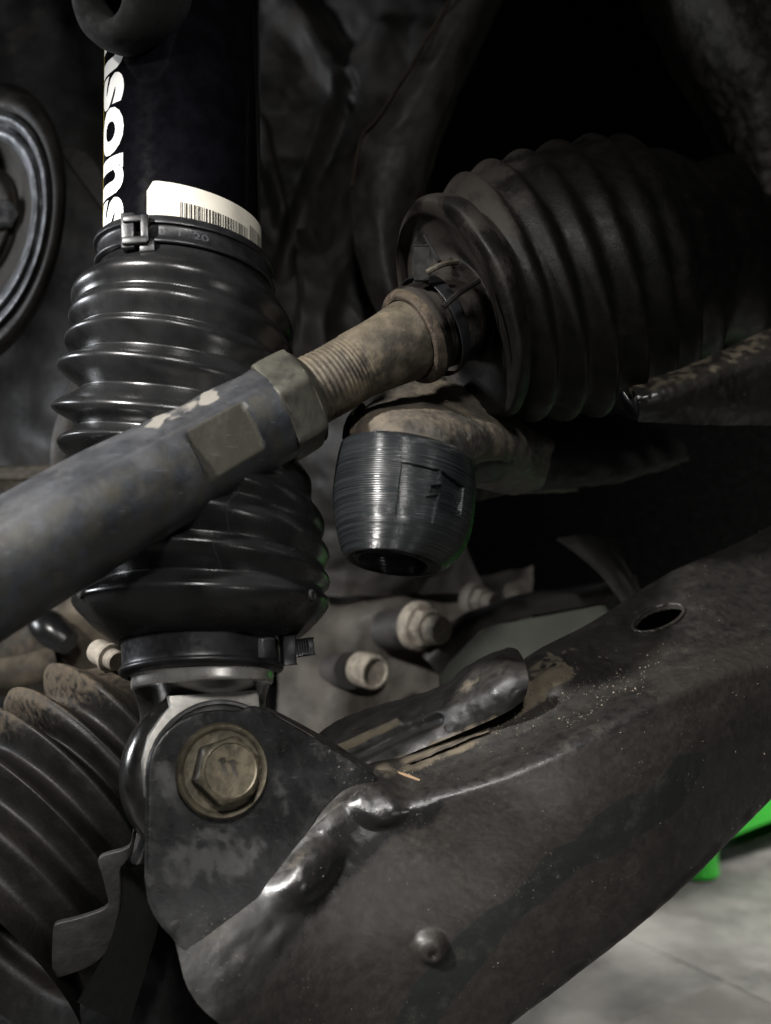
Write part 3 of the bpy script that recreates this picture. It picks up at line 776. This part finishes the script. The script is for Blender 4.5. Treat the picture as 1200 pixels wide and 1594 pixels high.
box('clamp_tab', P(656, 410, .357), (nx(Vector((1, 0, 0))), nx(Vector((-.12, 1, .1)))), (.0022, .0058, .0012), 'void', cl)
tube('clamp_wire', [P(690, 478, .343), P(712, 458, .345), P(745, 437, .352)], .0011, 'boot', cl, segs=8)
tube('clamp_wire', [P(664, 424, .352), P(688, 412, .352), P(712, 408, .356)], .0010, 'rusty', cl, segs=8)
tube('clamp_wire', [P(660, 366, .378), P(672, 388, .372), P(684, 408, .368)], [.0004, .0007, .0009], 'void', cl, segs=8)

# ================================================================== BUMP STOP
stop = thing('bump_stop', P(633, 800, .40), 'printed black bump stop with fine layer lines and a recessed emblem', 'bump stop')
bs_ = Loft([
    (540, 700, 728, 735, 38, 0.3440), (531, 694, 737, 731, 38, 0.3440), (529, 697, 738, 733, 38, 0.3440), (525, 712, 739, 747, 37, 0.3436), (521, 737, 740, 770, 36, 0.3427), (518, 768, 738, 797, 34, 0.3418), (520, 800, 734, 826, 33, 0.3410),
    (523, 822, 727, 847, 31, 0.3401), (527, 842, 716, 866, 28, 0.3397), (531, 856, 703, 878, 25, 0.3393), (536, 866, 690, 886, 21, 0.3388),
    (541, 868, 684, 886, 20, 0.3388), (543, 867, 682, 885, 20, 0.3393), (546, 869, 679, 886, 19.5, 0.3388), (548, 868, 677, 885, 19, 0.3393), (551, 870, 674, 886, 18.5, 0.3388), (553, 869, 672, 885, 18, 0.3393),
    (556, 870, 668, 885, 17.5, 0.3388), (558, 868, 666, 883, 17, 0.3397), (560, 846, 668, 864, 17, 0.3406), (563, 780, 676, 800, 17, 0.3431), (600, 778, 640, 790, 5, 0.3431)])
LB = [(625, 718), (684, 731), (684, 752), (666, 752), (664, 772), (682, 770), (674, 813), (615, 800)]
RB = [(688, 733), (722, 757), (717, 802), (683, 797), (686, 768), (669, 767), (671, 755), (688, 754)]
def stop_mesh():
    V, Fc, U = [], [], []
    T = []
    for i in range(bs_.n):
        k = 4 if i < 2 else (40 if 3 <= i <= 6 else (10 if i < 10 else 4))
        T += [i + j / k for j in range(k)]
    T.append(bs_.n); S = 640
    for t in T:
        c, a, b = samp(bs_.C, t), samp(bs_.a, t), samp(bs_.b, t)
        for j in range(S):
            th = 2 * PI * j / S; q = W(c + a * math.cos(th) + b * math.sin(th)); k = 1
            if 2.5 < t < 8 and 0 < th < PI:
                x, y = proj(q)
                if inside(x, y, LB): k = .945
                elif inside(x, y, RB): k = .925
            V.append(W(c + (a * math.cos(th) + b * math.sin(th)) * k) if k != 1 else q)
    for i in range(len(T) - 1):
        for j in range(S):
            j2 = (j + 1) % S; Fc.append((i * S + j, (i + 1) * S + j, (i + 1) * S + j2, i * S + j2))
            v0, v1 = T[i] / 10, T[i + 1] / 10; U.append(((j / S, v0), (j / S, v1), ((j + 1) / S, v1), ((j + 1) / S, v0)))
    return V, Fc, U
V, Fc, U = stop_mesh()
obj('stop_body', V, Fc, 'print', stop, uvs=U, sharp=35)

# ================================================================== CHASSIS BRACKET ABOVE THE BUMP STOP
chb = thing('bump_stop_mount', P(650, 660, .44), 'dirt caked steel mount holding the printed bump stop', 'mount')
crow = [
    [(566, 640, .40), (600, 606, .405), (650, 588, .41), (720, 600, .415), (790, 640, .43), (850, 680, .46), (900, 690, .58)],
    [(552, 648, .378), (590, 626, .382), (650, 622, .385), (720, 632, .39), (790, 655, .405), (850, 690, .45), (900, 700, .58)],
    [(546, 662, .362), (590, 646, .350), (650, 646, .346), (715, 662, .352), (780, 684, .378), (840, 705, .44), (900, 715, .58)],
    [(547, 690, .358), (592, 684, .338), (650, 688, .334), (715, 705, .344), (770, 712, .378), (830, 735, .44), (900, 740, .58)],
    [(550, 712, .364), (594, 712, .340), (650, 718, .338), (712, 730, .346), (750, 730, .39), (820, 755, .45), (900, 755, .58)],
    [(555, 735, .375), (596, 735, .355), (650, 742, .355), (712, 752, .37), (745, 760, .42), (800, 770, .47), (900, 765, .58)]]
V, Fc, px = grid(crow, 160, 80, lambda x, y, v: .0006 * nz(v, 60) + .0004 * nz(v, 200, 3) + .0003 * nz(v, 600, 6))
obj('mount_plate', V, Fc, 'dirt', chb, sharp=80)
plate('side_tab', [(530, 690), (535, 655), (552, 632), (566, 625), (556, 650), (548, 690)], Pc(545, 660, .375), (-.3, 0, 1), .004, 'dirt', chb)
V, Fc, px = grid([[(738, 700, .37), (770, 708, .38), (802, 716, .40)], [(742, 725, .375), (772, 728, .385), (796, 730, .402)], [(738, 752, .39), (762, 752, .395), (780, 748, .408)]], 20, 14)
obj('side_gusset', V, Fc, 'panel', chb)

sf = thing('subframe_arm', P(880, 720, .52), 'dark brown subframe arm running right from the dirt caked mount', 'subframe')
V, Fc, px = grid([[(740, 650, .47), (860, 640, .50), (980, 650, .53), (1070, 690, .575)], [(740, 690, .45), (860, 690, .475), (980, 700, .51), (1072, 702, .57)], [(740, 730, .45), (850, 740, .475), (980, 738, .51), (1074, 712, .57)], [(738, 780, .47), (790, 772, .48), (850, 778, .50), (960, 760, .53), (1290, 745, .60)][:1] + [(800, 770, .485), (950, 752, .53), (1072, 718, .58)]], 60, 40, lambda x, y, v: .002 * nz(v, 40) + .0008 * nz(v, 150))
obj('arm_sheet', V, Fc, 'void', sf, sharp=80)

# ================================================================== DRIVE SHAFT BOOT, LOWER LEFT
cv = thing('drive_shaft_boot', P(120, 1250, .43), 'dust covered ribbed drive shaft boot at the lower left', 'rubber boot')
cvr = [(176, 1042, 262, 1120, 20, .435), (160, 1040, 268, 1138, 24, .432), (118, 1048, 280, 1210, 34, .428), (80, 1040, 290, 1252, 44, .424), (70, 1042, 288, 1262, 46, .422), (70, 1058, 284, 1272, 46, .4205), (78, 1092, 250, 1268, 38, .418),
       (64, 1100, 250, 1288, 40, .416), (20, 1078, 258, 1326, 50, .413), (10, 1084, 256, 1336, 52, .412), (8, 1100, 250, 1346, 52, .411), (30, 1142, 220, 1340, 44, .409), (-30, 1108, 232, 1386, 56, .405), (-42, 1120, 228, 1400, 56, .404), (-30, 1170, 196, 1404, 48, .402),
       (-96, 1156, 205, 1462, 60, .397), (-104, 1170, 196, 1474, 60, .396), (-86, 1225, 160, 1470, 50, .394), (-160, 1230, 165, 1540, 62, .389), (-150, 1290, 120, 1560, 50, .386), (-230, 1310, 120, 1630, 62, .38)]
loft_obj('ribbed_body', cvr, 'dustboot', cv, sub=7, segs=128, sharp=80)
rbd = [o for o in cv.children if o.name.startswith('ribbed_body')][0]
at = rbd.data.attributes.new('dusty', 'FLOAT', 'POINT'); vals = []
for v in rbd.data.vertices:
    x, y = proj(v.co + BASE[rbd.name]); vals.append(max(0, min(1, (1 - sm(x * .35 + (300 - x) * .0 + (y - 1040) * 1.0, 10, 190)) * (.75 + .5 * nz(v.co, 420)))))
at.data.foreach_set('value', vals)  # dust on the upper ribs; its fade also paints the unlit lower ribs
band, bl = loft_obj('clamp_band', [(176, 1032, 276, 1124, 22, .4325), (170, 1032, 276, 1130, 22, .432), (158, 1040, 272, 1148, 24, .4285), (162, 1048, 264, 1146, 24, .428)], 'band', cv, sub=3, segs=96)
for k in range(11):
    th = deg(176 - k * 4.6); c = bl.at(1.0, th, 1.02); n = (c - bl.at(1.0, th, .8)).normalized(); t = bl.at(1.0, th + .02) - bl.at(1.0, th - .02)
    box('clamp_tooth', c, (t, n), (.0005, .0011, .0024), 'band', band, bev=.00015)
sc = P(168, 1022, .415); sa = nx(Vector((.75, -.22, .65)))
lathe('clamp_screw', sc, sa, [(0, -.008), (.0048, -.008), (.0052, -.006), (.0052, .0005), (.0060, .001), (.0060, .0022), (.0042, .0024), (.0042, .0056), (.0036, .0064), (.0, .0064)], 'pale', cv, segs=24, sharp=30)

# ================================================================== SHEET BRACKET BOTTOM LEFT
sb = thing('splash_bracket', P(140, 1480, .42), 'jagged grey sheet bracket below the dusty drive shaft boot', 'bracket')
plate('sheet', [(82, 1445), (86, 1438), (115, 1432), (150, 1421), (166, 1413), (169, 1404), (164, 1385), (158, 1360), (152, 1345), (153, 1337), (162, 1331), (198, 1322), (204, 1312), (207, 1290), (212, 1300), (206, 1326), (196, 1343), (186, 1352), (188, 1380), (186, 1420),
               (179, 1445), (172, 1472), (163, 1488), (140, 1506), (112, 1516), (82, 1526), (80, 1500)], Pc(140, 1420, .345), (.12, -.2, .97), .002, 'tab', sb, bev=.0005, smooth=1)
plate('bent_tab', [(209, 1292), (226, 1308), (224, 1330), (216, 1349), (200, 1342), (208, 1322)], Pc(212, 1320, .346), (-.5, .1, .85), .002, 'panel', sb, bev=.0003, smooth=1)
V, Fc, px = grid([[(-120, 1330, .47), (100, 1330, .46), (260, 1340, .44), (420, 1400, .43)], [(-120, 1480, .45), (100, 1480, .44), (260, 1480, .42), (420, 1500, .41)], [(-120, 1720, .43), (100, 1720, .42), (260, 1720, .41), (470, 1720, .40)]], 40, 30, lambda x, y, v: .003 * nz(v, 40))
obj('shade_backing', V, Fc, 'void', sb)  # added black sheet, its colour standing in for shade at the lower left
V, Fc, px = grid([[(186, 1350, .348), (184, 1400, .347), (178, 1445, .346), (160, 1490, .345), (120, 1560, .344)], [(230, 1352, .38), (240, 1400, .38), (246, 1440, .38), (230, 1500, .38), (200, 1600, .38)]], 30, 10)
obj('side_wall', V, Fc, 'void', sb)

# ================================================================== BACKGROUND BOLTS AND CASTING
cast = thing('gearbox_casting', P(580, 1100, .62), 'blurred brown gearbox casting behind the shock absorber', 'casting')
V, Fc, px = grid([
    [(430, 900, .66), (520, 900, .66), (620, 905, .66), (720, 900, .68), (830, 880, .70)],
    [(430, 960, .62), (520, 955, .62), (600, 950, .61), (700, 940, .64), (830, 930, .68)],
    [(430, 1010, .60), (520, 1015, .60), (610, 1010, .61), (700, 1010, .63), (830, 1000, .66)],
    [(430, 1070, .60), (520, 1080, .58), (600, 1080, .60), (700, 1070, .62), (830, 1060, .66)],
    [(430, 1230, .58), (520, 1230, .57), (620, 1220, .59), (720, 1200, .62), (830, 1180, .66)]], 80, 60, lambda x, y, v: .006 * nz(v, 25) + .002 * nz(v, 80, 3))
obj('casting_wall', V, Fc, 'brown', cast, sharp=80)
tube('boss', [P(600, 981, .605), P(622, 979, .595), P(645, 976, .585)], .0115, 'rail', cast, segs=28)
tube('boss', [P(520, 1046, .595), P(545, 1044, .58)], .0105, 'rail', cast, segs=28)
for px_, py_, d, r1, r2, ln, lab_, kind in ((566, 1042, .56, .0096, .0085, .012, 'pale hollow ended bolt nearest the ribbed shock boot, in the blurred background', 'socket'), (655, 975, .575, .0140, .0076, .018, 'pale flanged bolt with a stub end below the black bump stop', 'stub'),
                                   (742, 934, .62, .0105, .0060, .016, 'dim flanged bolt right of the pale stub bolt, in shadow', 'stub'), (808, 936, .66, .0070, .0042, .012, 'small dim pinkish bolt farthest right on the dark crossmember', 'stub')):
    b = thing('casting_bolt', P(px_, py_, d), lab_, 'bolt', 'bolts on the blurred casting')
    ax = nx(Vector((.62, -.05, .78)).normalized()); C = P(px_, py_, d)
    mm = 'pale' if px_ < 700 else 'brown'
    if kind == 'socket':
        lathe('bolt_head', C, ax, [(r1 * .95, -.004), (r1, .001), (r1, .009), (r1 * .92, .0108), (r1 * .80, .0108), (r1 * .74, .0100), (r1 * .5, .0098), (.0001, .0098)], mm, b, segs=32)
    else:
        lathe('flange', C, ax, [(r1 * .9, -.006), (r1, -.004), (r1, 0), (r1 * .9, .002), (r2, .003)], mm, b, segs=32)
        hexhead('nut', C, ax, r1 * .68, .001, .009, [mm, mm], b)
        lathe('stub', C, ax, [(r2, .004), (r2, ln - .001), (r2 * .92, ln), (.0001, ln)], mm, b, segs=28)
# olive grey plate and the dark crossmember
o = plate('crossmember_plate', [(684, 1052), (700, 1030), (735, 995), (768, 972), (860, 956), (955, 938), (985, 938), (1000, 960), (860, 1060), (760, 1120), (690, 1110)], Pc(830, 1000, .56), (.05, .5, 1), .004, 'green_grey', None, smooth=0)
tag(o, 'plain olive grey flat plate behind the rolled end of the control arm', 'plate')
xm = thing('crossmember', P(820, 940, .60), 'dark crossmember bar above the olive grey plate', 'crossmember')
V, Fc, px = grid([[(655, 1020, .60), (712, 962, .60), (770, 935, .61), (870, 915, .62), (990, 895, .63)], [(662, 1024, .575), (718, 968, .575), (775, 945, .58), (870, 928, .59), (990, 905, .60)], [(682, 1052, .575), (735, 995, .575), (770, 970, .58), (860, 953, .59), (1000, 930, .60)]], 50, 12, lambda x, y, v: .002 * nz(v, 50), thick=.004)
obj('bar', V, Fc, 'rail', xm)
V, Fc, px = grid([[(868, 838, .540), (905, 832, .545), (935, 836, .575), (955, 842, .63)], [(905, 862, .540), (935, 866, .545), (960, 878, .575), (978, 888, .63)], [(936, 887, .540), (960, 895, .545), (980, 905, .575), (995, 915, .63)], [(962, 917, .540), (978, 925, .545), (992, 931, .575), (1008, 936, .63)], [(980, 946, .540), (992, 947, .545), (1002, 949, .575), (1016, 952, .63)]],
                 30, 30, lambda x, y, v: .0012 * nz(v, 60), thick=.003)
o = obj('frame_gusset', V, Fc, 'panel', None, sharp=70)
tag(o, 'curved grey frame gusset ending at the top edge of the control arm', 'gusset')

# ================================================================== SWAY BAR END, RIGHT
sw = thing('sway_bar_end', P(1090, 600, .50), 'dirty flat bar end entering from the right edge below the ribbed boot', 'bar')
V, Fc, px = grid([[(984, 594, 0.4300), (1040, 580, 0.4300), (1110, 552, 0.4386), (1160, 528, 0.4472), (1290, 470, 0.4558)], [(986, 606, 0.4171), (1040, 594, 0.4171), (1110, 572, 0.4257), (1160, 555, 0.4343), (1290, 515, 0.4429)], [(990, 622, 0.4128), (1040, 612, 0.4128), (1110, 594, 0.4214), (1160, 580, 0.4300), (1290, 548, 0.4386)],
                  [(992, 640, 0.4162), (1045, 636, 0.4162), (1115, 632, 0.4248), (1165, 628, 0.4334), (1290, 620, 0.4429)], [(993, 657, 0.4257), (1050, 660, 0.4257), (1120, 662, 0.4343), (1170, 662, 0.4429), (1290, 664, 0.4515)]], 90, 44,
                 lambda x, y, v: .0004 * nz(v, 120) + .0004 * nz(v, 420, 3), thick=.012)
bb = obj('bar_body', V, Fc, 'arm', sw, sharp=70)
TOP = [(984, 600), (1040, 587), (1110, 563), (1160, 542), (1290, 490)]
mask(bb, 'dusty', lambda x, y, co: .55 * (1 - sm(seg_dist(x, y, TOP), 8, 26)) * (.8 + 1.2 * nz(co, 260)))
mask(bb, 'gloss', lambda x, y, co: 1 - sm(math.hypot(x - 995, y - 614), 10, 34))
mask(bb, 'soot_shade', lambda x, y, co: .8 * sm(seg_dist(x, y, TOP), 20, 40))
plate('end_clip', [(962, 612), (972, 608), (980, 624), (992, 612), (996, 655), (984, 652), (970, 634)], Pc(980, 630, .408), (-.3, 0, 1), .003, 'tube', sw, bev=.0003, smooth=1)

# ================================================================== LEFT: BRAKE DISC SHIELD, EYELET, PANELS
bd = thing('brake_shield', P(-30, 350, .52), 'round brake dust shield with bright beaded rings at the left edge', 'brake shield')
def brk(k, dz, s=115): return (-20 - 40 * 0 - (-0) + 0, 350 - 190 * k, -62, 350 + 200 * k, s * k, .52 + dz)
loft_obj('outer_ring', [brk(1.15, .05, 122), brk(1.12, .02, 122), brk(1.05, .008, 122), brk(.98, .006, 122), brk(.92, .012, 122)], 'rail', bd, sub=6, segs=96)
loft_obj('bead_ring', [brk(.94, .014, 122), brk(.90, .003, 122), brk(.86, .004, 122), brk(.82, .012, 122), brk(.78, .004, 122), brk(.73, .006, 122), brk(.70, .016, 122)], 'bead', bd, sub=7, segs=96)
loft_obj('hub_face', [brk(.72, .014, 122), brk(.62, .03, 122), brk(.5, .04, 122), brk(.40, .03, 122), brk(.2, .03, 122), brk(.02, .03, 122)], 'brown', bd, sub=5, segs=96)
lathe('hub_bolt', P(0, 335, .535), nx(Vector((.7, 0, .7))), [(.0001, .008), (.006, .008), (.0075, .006), (.0078, 0), (.010, -.001), (.010, -.004)], 'bead', bd, segs=6, smooth=False)

ey = thing('upper_eyelet', P(168, 10, .36), 'dark round eyelet hanging in front of the shock tube at the top', 'eyelet')
eyl = Loft([(138, -18, 168, -8, -8, .352), (124, -30, 190, -12, -12, .343), (118, -36, 205, -6, -18, .338), (112, -34, 222, 6, -26, .342), (112, -22, 238, 18, -36, .352), (124, -20, 246, 20, -44, .37), (140, -20, 250, 20, -44, .40)])
elw = []
c = Pc(170, -6, .345); nn = Vector((-.35, -.25, .9)).normalized()
lathe('ring', W(on_plane(170, -4, c, nn)), nx(nn), [(.0060, -.012), (.0062, .000), (.0075, .0035), (.0100, .0045), (.0130, .003), (.0155, -.001), (.0168, -.006), (.0172, -.016), (.0172, -.03)], 'void', ey, segs=64, sharp=80)

pn = thing('wheel_well_panel', P(80, 700, .70), 'dim grey wheel well panel behind the shock at the left', 'car body panel')
V, Fc, px = grid([[(-120, -60, .82), (60, -60, .80), (200, -60, .80), (420, -60, .80)], [(-120, 300, .74), (60, 300, .74), (200, 300, .75), (420, 300, .78)], [(-120, 600, .72), (60, 600, .71), (160, 600, .70), (420, 600, .76)], [(-120, 900, .72), (60, 880, .70), (160, 880, .70), (420, 900, .74)], [(-120, 1180, .70), (60, 1180, .70), (160, 1180, .70), (420, 1180, .74)]],
                 80, 90, lambda x, y, v: .010 * nz(v, 12) + .003 * nz(v, 45, 4))
obj('panel_sheet', V, Fc, 'panel', pn, sharp=80)
o = plate('caliper_bracket', [(88, 226), (118, 228), (140, 240), (160, 268), (172, 330), (160, 330), (140, 300), (118, 272)], Pc(130, 270, .55), (.1, .1, 1), .004, 'panel', None)
tag(o, 'small grey pointed bracket between the brake shield and the shock tube', 'bracket')
kb = thing('knuckle_arm', P(60, 1000, .55), 'brown steering knuckle arm under the near end of the tie rod', 'knuckle arm')
V, Fc, px = grid([[(-60, 905, .56), (40, 890, .55), (110, 880, .54), (165, 890, .53), (210, 930, .54)], [(-60, 960, .55), (40, 940, .54), (110, 930, .53), (160, 950, .52), (200, 990, .53)], [(-60, 1030, .55), (40, 1020, .54), (100, 1010, .53), (150, 1010, .53), (190, 1030, .54)], [(-60, 1090, .56), (30, 1085, .56), (90, 1090, .55), (150, 1100, .55), (190, 1110, .56)]],
                 50, 40, lambda x, y, v: .003 * nz(v, 50) + .001 * nz(v, 150))
obj('arm_casting', V, Fc, 'tan', kb, sharp=80)
tube('rubber_plug', [P(55, 958, .525), P(80, 980, .515), P(108, 1002, .51)], [.006, .009, .006], 'rubber', kb, segs=20)
tube('ledge', [P(-60, 1050, .53), P(20, 1048, .53), P(90, 1030, .535)], .0085, 'tan', kb, segs=16)
o = box('link_bar', P(0, 745, .55), (nx(Vector((1, .02, 0))), nx(Vector((0, 1, .6)))), (.026, .0035, .006), 'pale', None, bev=.001)
tag(o, 'pale dusty link bar just above the tie rod at the left edge', 'bar')
o = tube('brake_hose', [P(150, 560, .48), P(112, 640, .47), P(98, 720, .47), P(130, 800, .48)], .0055, 'rail', None, segs=18)
tag(o, 'dim brake hose curving down behind the left side of the shock boot', 'hose')

# ================================================================== INNER BODY BEHIND, RAILS
fw = thing('inner_fender', P(500, 400, .62), 'crumpled dusty inner fender between the shock and the ribbed boot', 'car body panel')
def fen(x, y, v):
    d = .010 * nz(v, 16, 2) + .006 * abs(nz(v, 34, 5)) + .002 * nz(v, 90, 1)
    d += .010 * (1 - sm(seg_dist(x, y, [(440, 0), (480, 50), (520, 110), (540, 125), (560, 110), (600, 60)]), 4, 40))
    d -= .014 * (1 - sm(seg_dist(x, y, [(540, 130), (520, 180), (470, 330), (440, 420)]), 4, 22))
    d += .012 * (1 - sm(seg_dist(x, y, [(405, 200), (420, 280), (435, 350)]), 3, 18))
    d += .012 * (1 - sm(seg_dist(x, y, [(470, 380), (490, 450), (470, 560)]), 4, 26))
    return d
V, Fc, px = grid([[(330, -60, .70), (480, -60, .68), (600, -60, .66), (760, -60, .66)], [(330, 150, .66), (480, 150, .66), (580, 150, .64), (700, 150, .62)], [(330, 350, .62), (470, 350, .64), (560, 350, .60), (660, 350, .62)], [(330, 550, .60), (460, 540, .60), (560, 540, .58), (680, 550, .62)], [(330, 760, .60), (460, 740, .60), (560, 740, .58), (700, 760, .62)], [(330, 960, .62), (460, 930, .62), (560, 920, .62), (760, 930, .64)]],
                 170, 170, fen)
obj('fender_sheet', V, Fc, 'panel', fw, sharp=80)
rl = thing('chassis_rail', P(640, 300, .56), 'dark chassis rail with a rusty edge left of the black opening', 'chassis rail')
V, Fc, px = grid([[(735, -80, .54), (700, 0, .535), (640, 100, .53), (590, 180, .53), (562, 215, .535), (548, 290, .54), (556, 400, .54), (600, 520, .54), (640, 640, .54)],
                  [(765, -80, .535), (735, 0, .53), (680, 100, .525), (640, 180, .525), (612, 240, .53), (595, 310, .53), (600, 400, .53), (630, 520, .53), (660, 640, .53)],
                  [(800, -80, .55), (768, 0, .545), (720, 100, .54), (690, 180, .54), (660, 250, .54), (640, 320, .545), (630, 400, .55), (650, 520, .55), (690, 640, .55)],
                  [(815, -80, .60), (782, 0, .60), (735, 100, .60), (702, 180, .60), (672, 260, .60), (655, 330, .60), (650, 400, .60), (670, 520, .60), (710, 640, .60)]], 90, 40, lambda x, y, v: .0016 * nz(v, 50) + .0007 * nz(v, 160, 2))
obj('rail_sheet', V, Fc, 'rail', rl, sharp=80)
tube('rust_edge', [P(700, 0, .533), P(640, 100, .528), P(590, 180, .528), P(562, 215, .533), P(548, 290, .538)], .0008, 'rust', rl, segs=8)
rr = thing('side_rail', P(1150, 250, .50), 'gritty black side rail at the upper right corner', 'chassis rail')
V, Fc, px = grid([[(960, -80, .60), (1000, 20, .60), (1042, 110, .60), (1085, 180, .60), (1120, 248, .60), (1150, 330, .60), (1180, 430, .60), (1200, 560, .60)],
                  [(975, -80, .56), (1015, 15, .56), (1060, 100, .555), (1100, 170, .555), (1135, 240, .555), (1160, 330, .56), (1190, 430, .565), (1210, 560, .57)],
                  [(1040, -80, .53), (1080, 10, .525), (1115, 90, .525), (1145, 160, .53), (1165, 240, .535), (1185, 330, .545), (1210, 430, .555), (1230, 560, .56)],
                  [(1130, -80, .52), (1150, 0, .515), (1180, 90, .515), (1200, 160, .52), (1215, 240, .53), (1230, 330, .54), (1250, 430, .55), (1280, 560, .56)],
                  [(1290, -80, .54), (1300, 0, .54), (1310, 90, .54), (1320, 160, .54), (1330, 240, .55), (1340, 330, .56), (1350, 430, .57), (1360, 560, .58)]], 100, 60,
                 lambda x, y, v: .002 * nz(v, 60) + .0014 * nz(v, 200, 2) * sm(x, 1060, 1140))
obj('rail_sheet', V, Fc, 'seal', rr, sharp=80)
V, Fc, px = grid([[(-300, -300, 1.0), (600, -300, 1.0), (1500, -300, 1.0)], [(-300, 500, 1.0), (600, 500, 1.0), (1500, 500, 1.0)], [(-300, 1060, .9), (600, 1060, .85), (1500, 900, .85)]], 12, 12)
tag(obj('engine_bay_wall', V, Fc, 'abyss', None), kind='structure')  # near-black colour standing in for the unlit depth of the bay

# ================================================================== FLOOR, STOOL
fl = thing('floor', (0, 1.5, 0), None, None, kind='structure')
obj('grout_bed', [(-12, -6, -.0012), (12, -6, -.0012), (12, 14, -.0012), (-12, 14, -.0012)], [(0, 1, 2, 3)], 'joint', fl)
k0 = P(1128, 1528, H * F / (1528 - CY)); k0.z = 0
dirx = Vector((-.55, .83, 0)).normalized(); diry = Vector((-.83, -.55, 0)).normalized()
TS = 1.1; tm = None
for i in range(-9, 10):
    for j in range(-9, 10):
        c = k0 + dirx * TS * (i + .5) + diry * TS * (j + .5)
        if not (-.6 < c.x < 2.6 and .1 < c.y < 4.2): continue
        if tm is None:
            bm = bmesh.new(); bmesh.ops.create_cube(bm, size=1)
            for v in bm.verts: v.co = Vector((v.co.x * (TS - .0014), v.co.y * (TS - .0014), v.co.z * .02 - .01))
            bmesh.ops.bevel(bm, geom=[e for e in bm.edges if all(v.co.z > -.005 for v in e.verts)], offset=.0008, segments=1, affect='EDGES')
            tm = bpy.data.meshes.new('tile'); bm.to_mesh(tm); bm.free(); tm.materials.append(M['floor'])
        o = bpy.data.objects.new('tile', tm); COL.objects.link(o); o.parent = fl
        o.location = c - Vector((0, 1.5, 0)); o.rotation_euler = (0, 0, math.atan2(dirx.y, dirx.x))
# (the floor material uses object space, so the tiles differ by a world offset)
for nd in M['floor'].node_tree.nodes:
    if nd.type == 'TEX_COORD':
        g = M['floor'].node_tree.nodes.new('ShaderNodeNewGeometry')
        for l in list(nd.outputs['Object'].links):
            M['floor'].node_tree.links.new(g.outputs['Position'], l.to_socket)

st = P(1082, 1372, H * F / (1372 - CY)); st.z = 0
stool = thing('plastic_stool', st, 'bright green plastic stool on the concrete floor beyond the control arm', 'stool')
def stool_build():
    sx = Vector((.86, .50, 0)); sy = Vector((-.50, .86, 0)); Wd, Dp, Ht = .34, .26, .24
    def q(a, b, z, ins=0.0):                         # footprint a along sx, b along sy, drawn in with height
        k = .16 * z / Ht
        return st + sx * (Wd * (.5 + (a - .5) * (1 - k))) + sy * (Dp * (.5 + (b - .5) * (1 - k))) + Vector((0, 0, z))
    def panel(a0, b0, a1, b1):
        n = 40; V, Fc = [], []
        for layer in (0, 1):
            for i in range(n + 1):
                f = i / n; u = min(f, 1 - f)
                low = 0.0 if u < .085 else .030 + .012 * math.sin(PI * (f - .085) / .83)
                for z in (low, low + .02, Ht * .6, Ht):
                    a = a0 + (a1 - a0) * f; b = b0 + (b1 - b0) * f
                    ins = .012 * layer
                    aa = .5 + (a - .5) * (1 - ins * 4); bb = .5 + (b - .5) * (1 - ins * 4)
                    V.append(q(aa, bb, z))
        K = (n + 1) * 4
        for layer in (0, 1):
            for i in range(n):
                for j in range(3):
                    f = (layer * K + i * 4 + j, layer * K + (i + 1) * 4 + j, layer * K + (i + 1) * 4 + j + 1, layer * K + i * 4 + j + 1)
                    Fc.append(f if layer == 0 else tuple(reversed(f)))
        for i in range(n): Fc.append((i * 4, K + i * 4, K + (i + 1) * 4, (i + 1) * 4))
        obj('side_panel', V, Fc, 'green', stool, sharp=50)
    panel(0, 0, 1, 0); panel(1, 0, 1, 1); panel(1, 1, 0, 1); panel(0, 1, 0, 0)
    bm = bmesh.new()
    top = [q(a, b, Ht + .012) for a, b in ((-.02, -.02), (1.02, -.02), (1.02, 1.02), (-.02, 1.02))]; bot = [q(a, b, Ht - .004) for a, b in ((-.02, -.02), (1.02, -.02), (1.02, 1.02), (-.02, 1.02))]
    a = [bm.verts.new(p) for p in top]; b = [bm.verts.new(p) for p in bot]
    bm.faces.new(a); bm.faces.new(list(reversed(b)))
    for i in range(4): bm.faces.new((a[i], b[i], b[(i + 1) % 4], a[(i + 1) % 4]))
    bmesh.ops.bevel(bm, geom=bm.edges[:], offset=.006, segments=3, affect='EDGES')
    from_bm('seat', bm, 'green', stool)
    for a_, b_ in ((.04, .04), (.96, .04), (.96, .96), (.04, .96)):
        lathe('foot', q(a_, b_, 0), Vector((0, 0, 1)), [(.0001, 0), (.016, 0), (.021, .004), (.020, .012), (.016, .05), (.013, .09)], 'green', stool, segs=28)
stool_build()
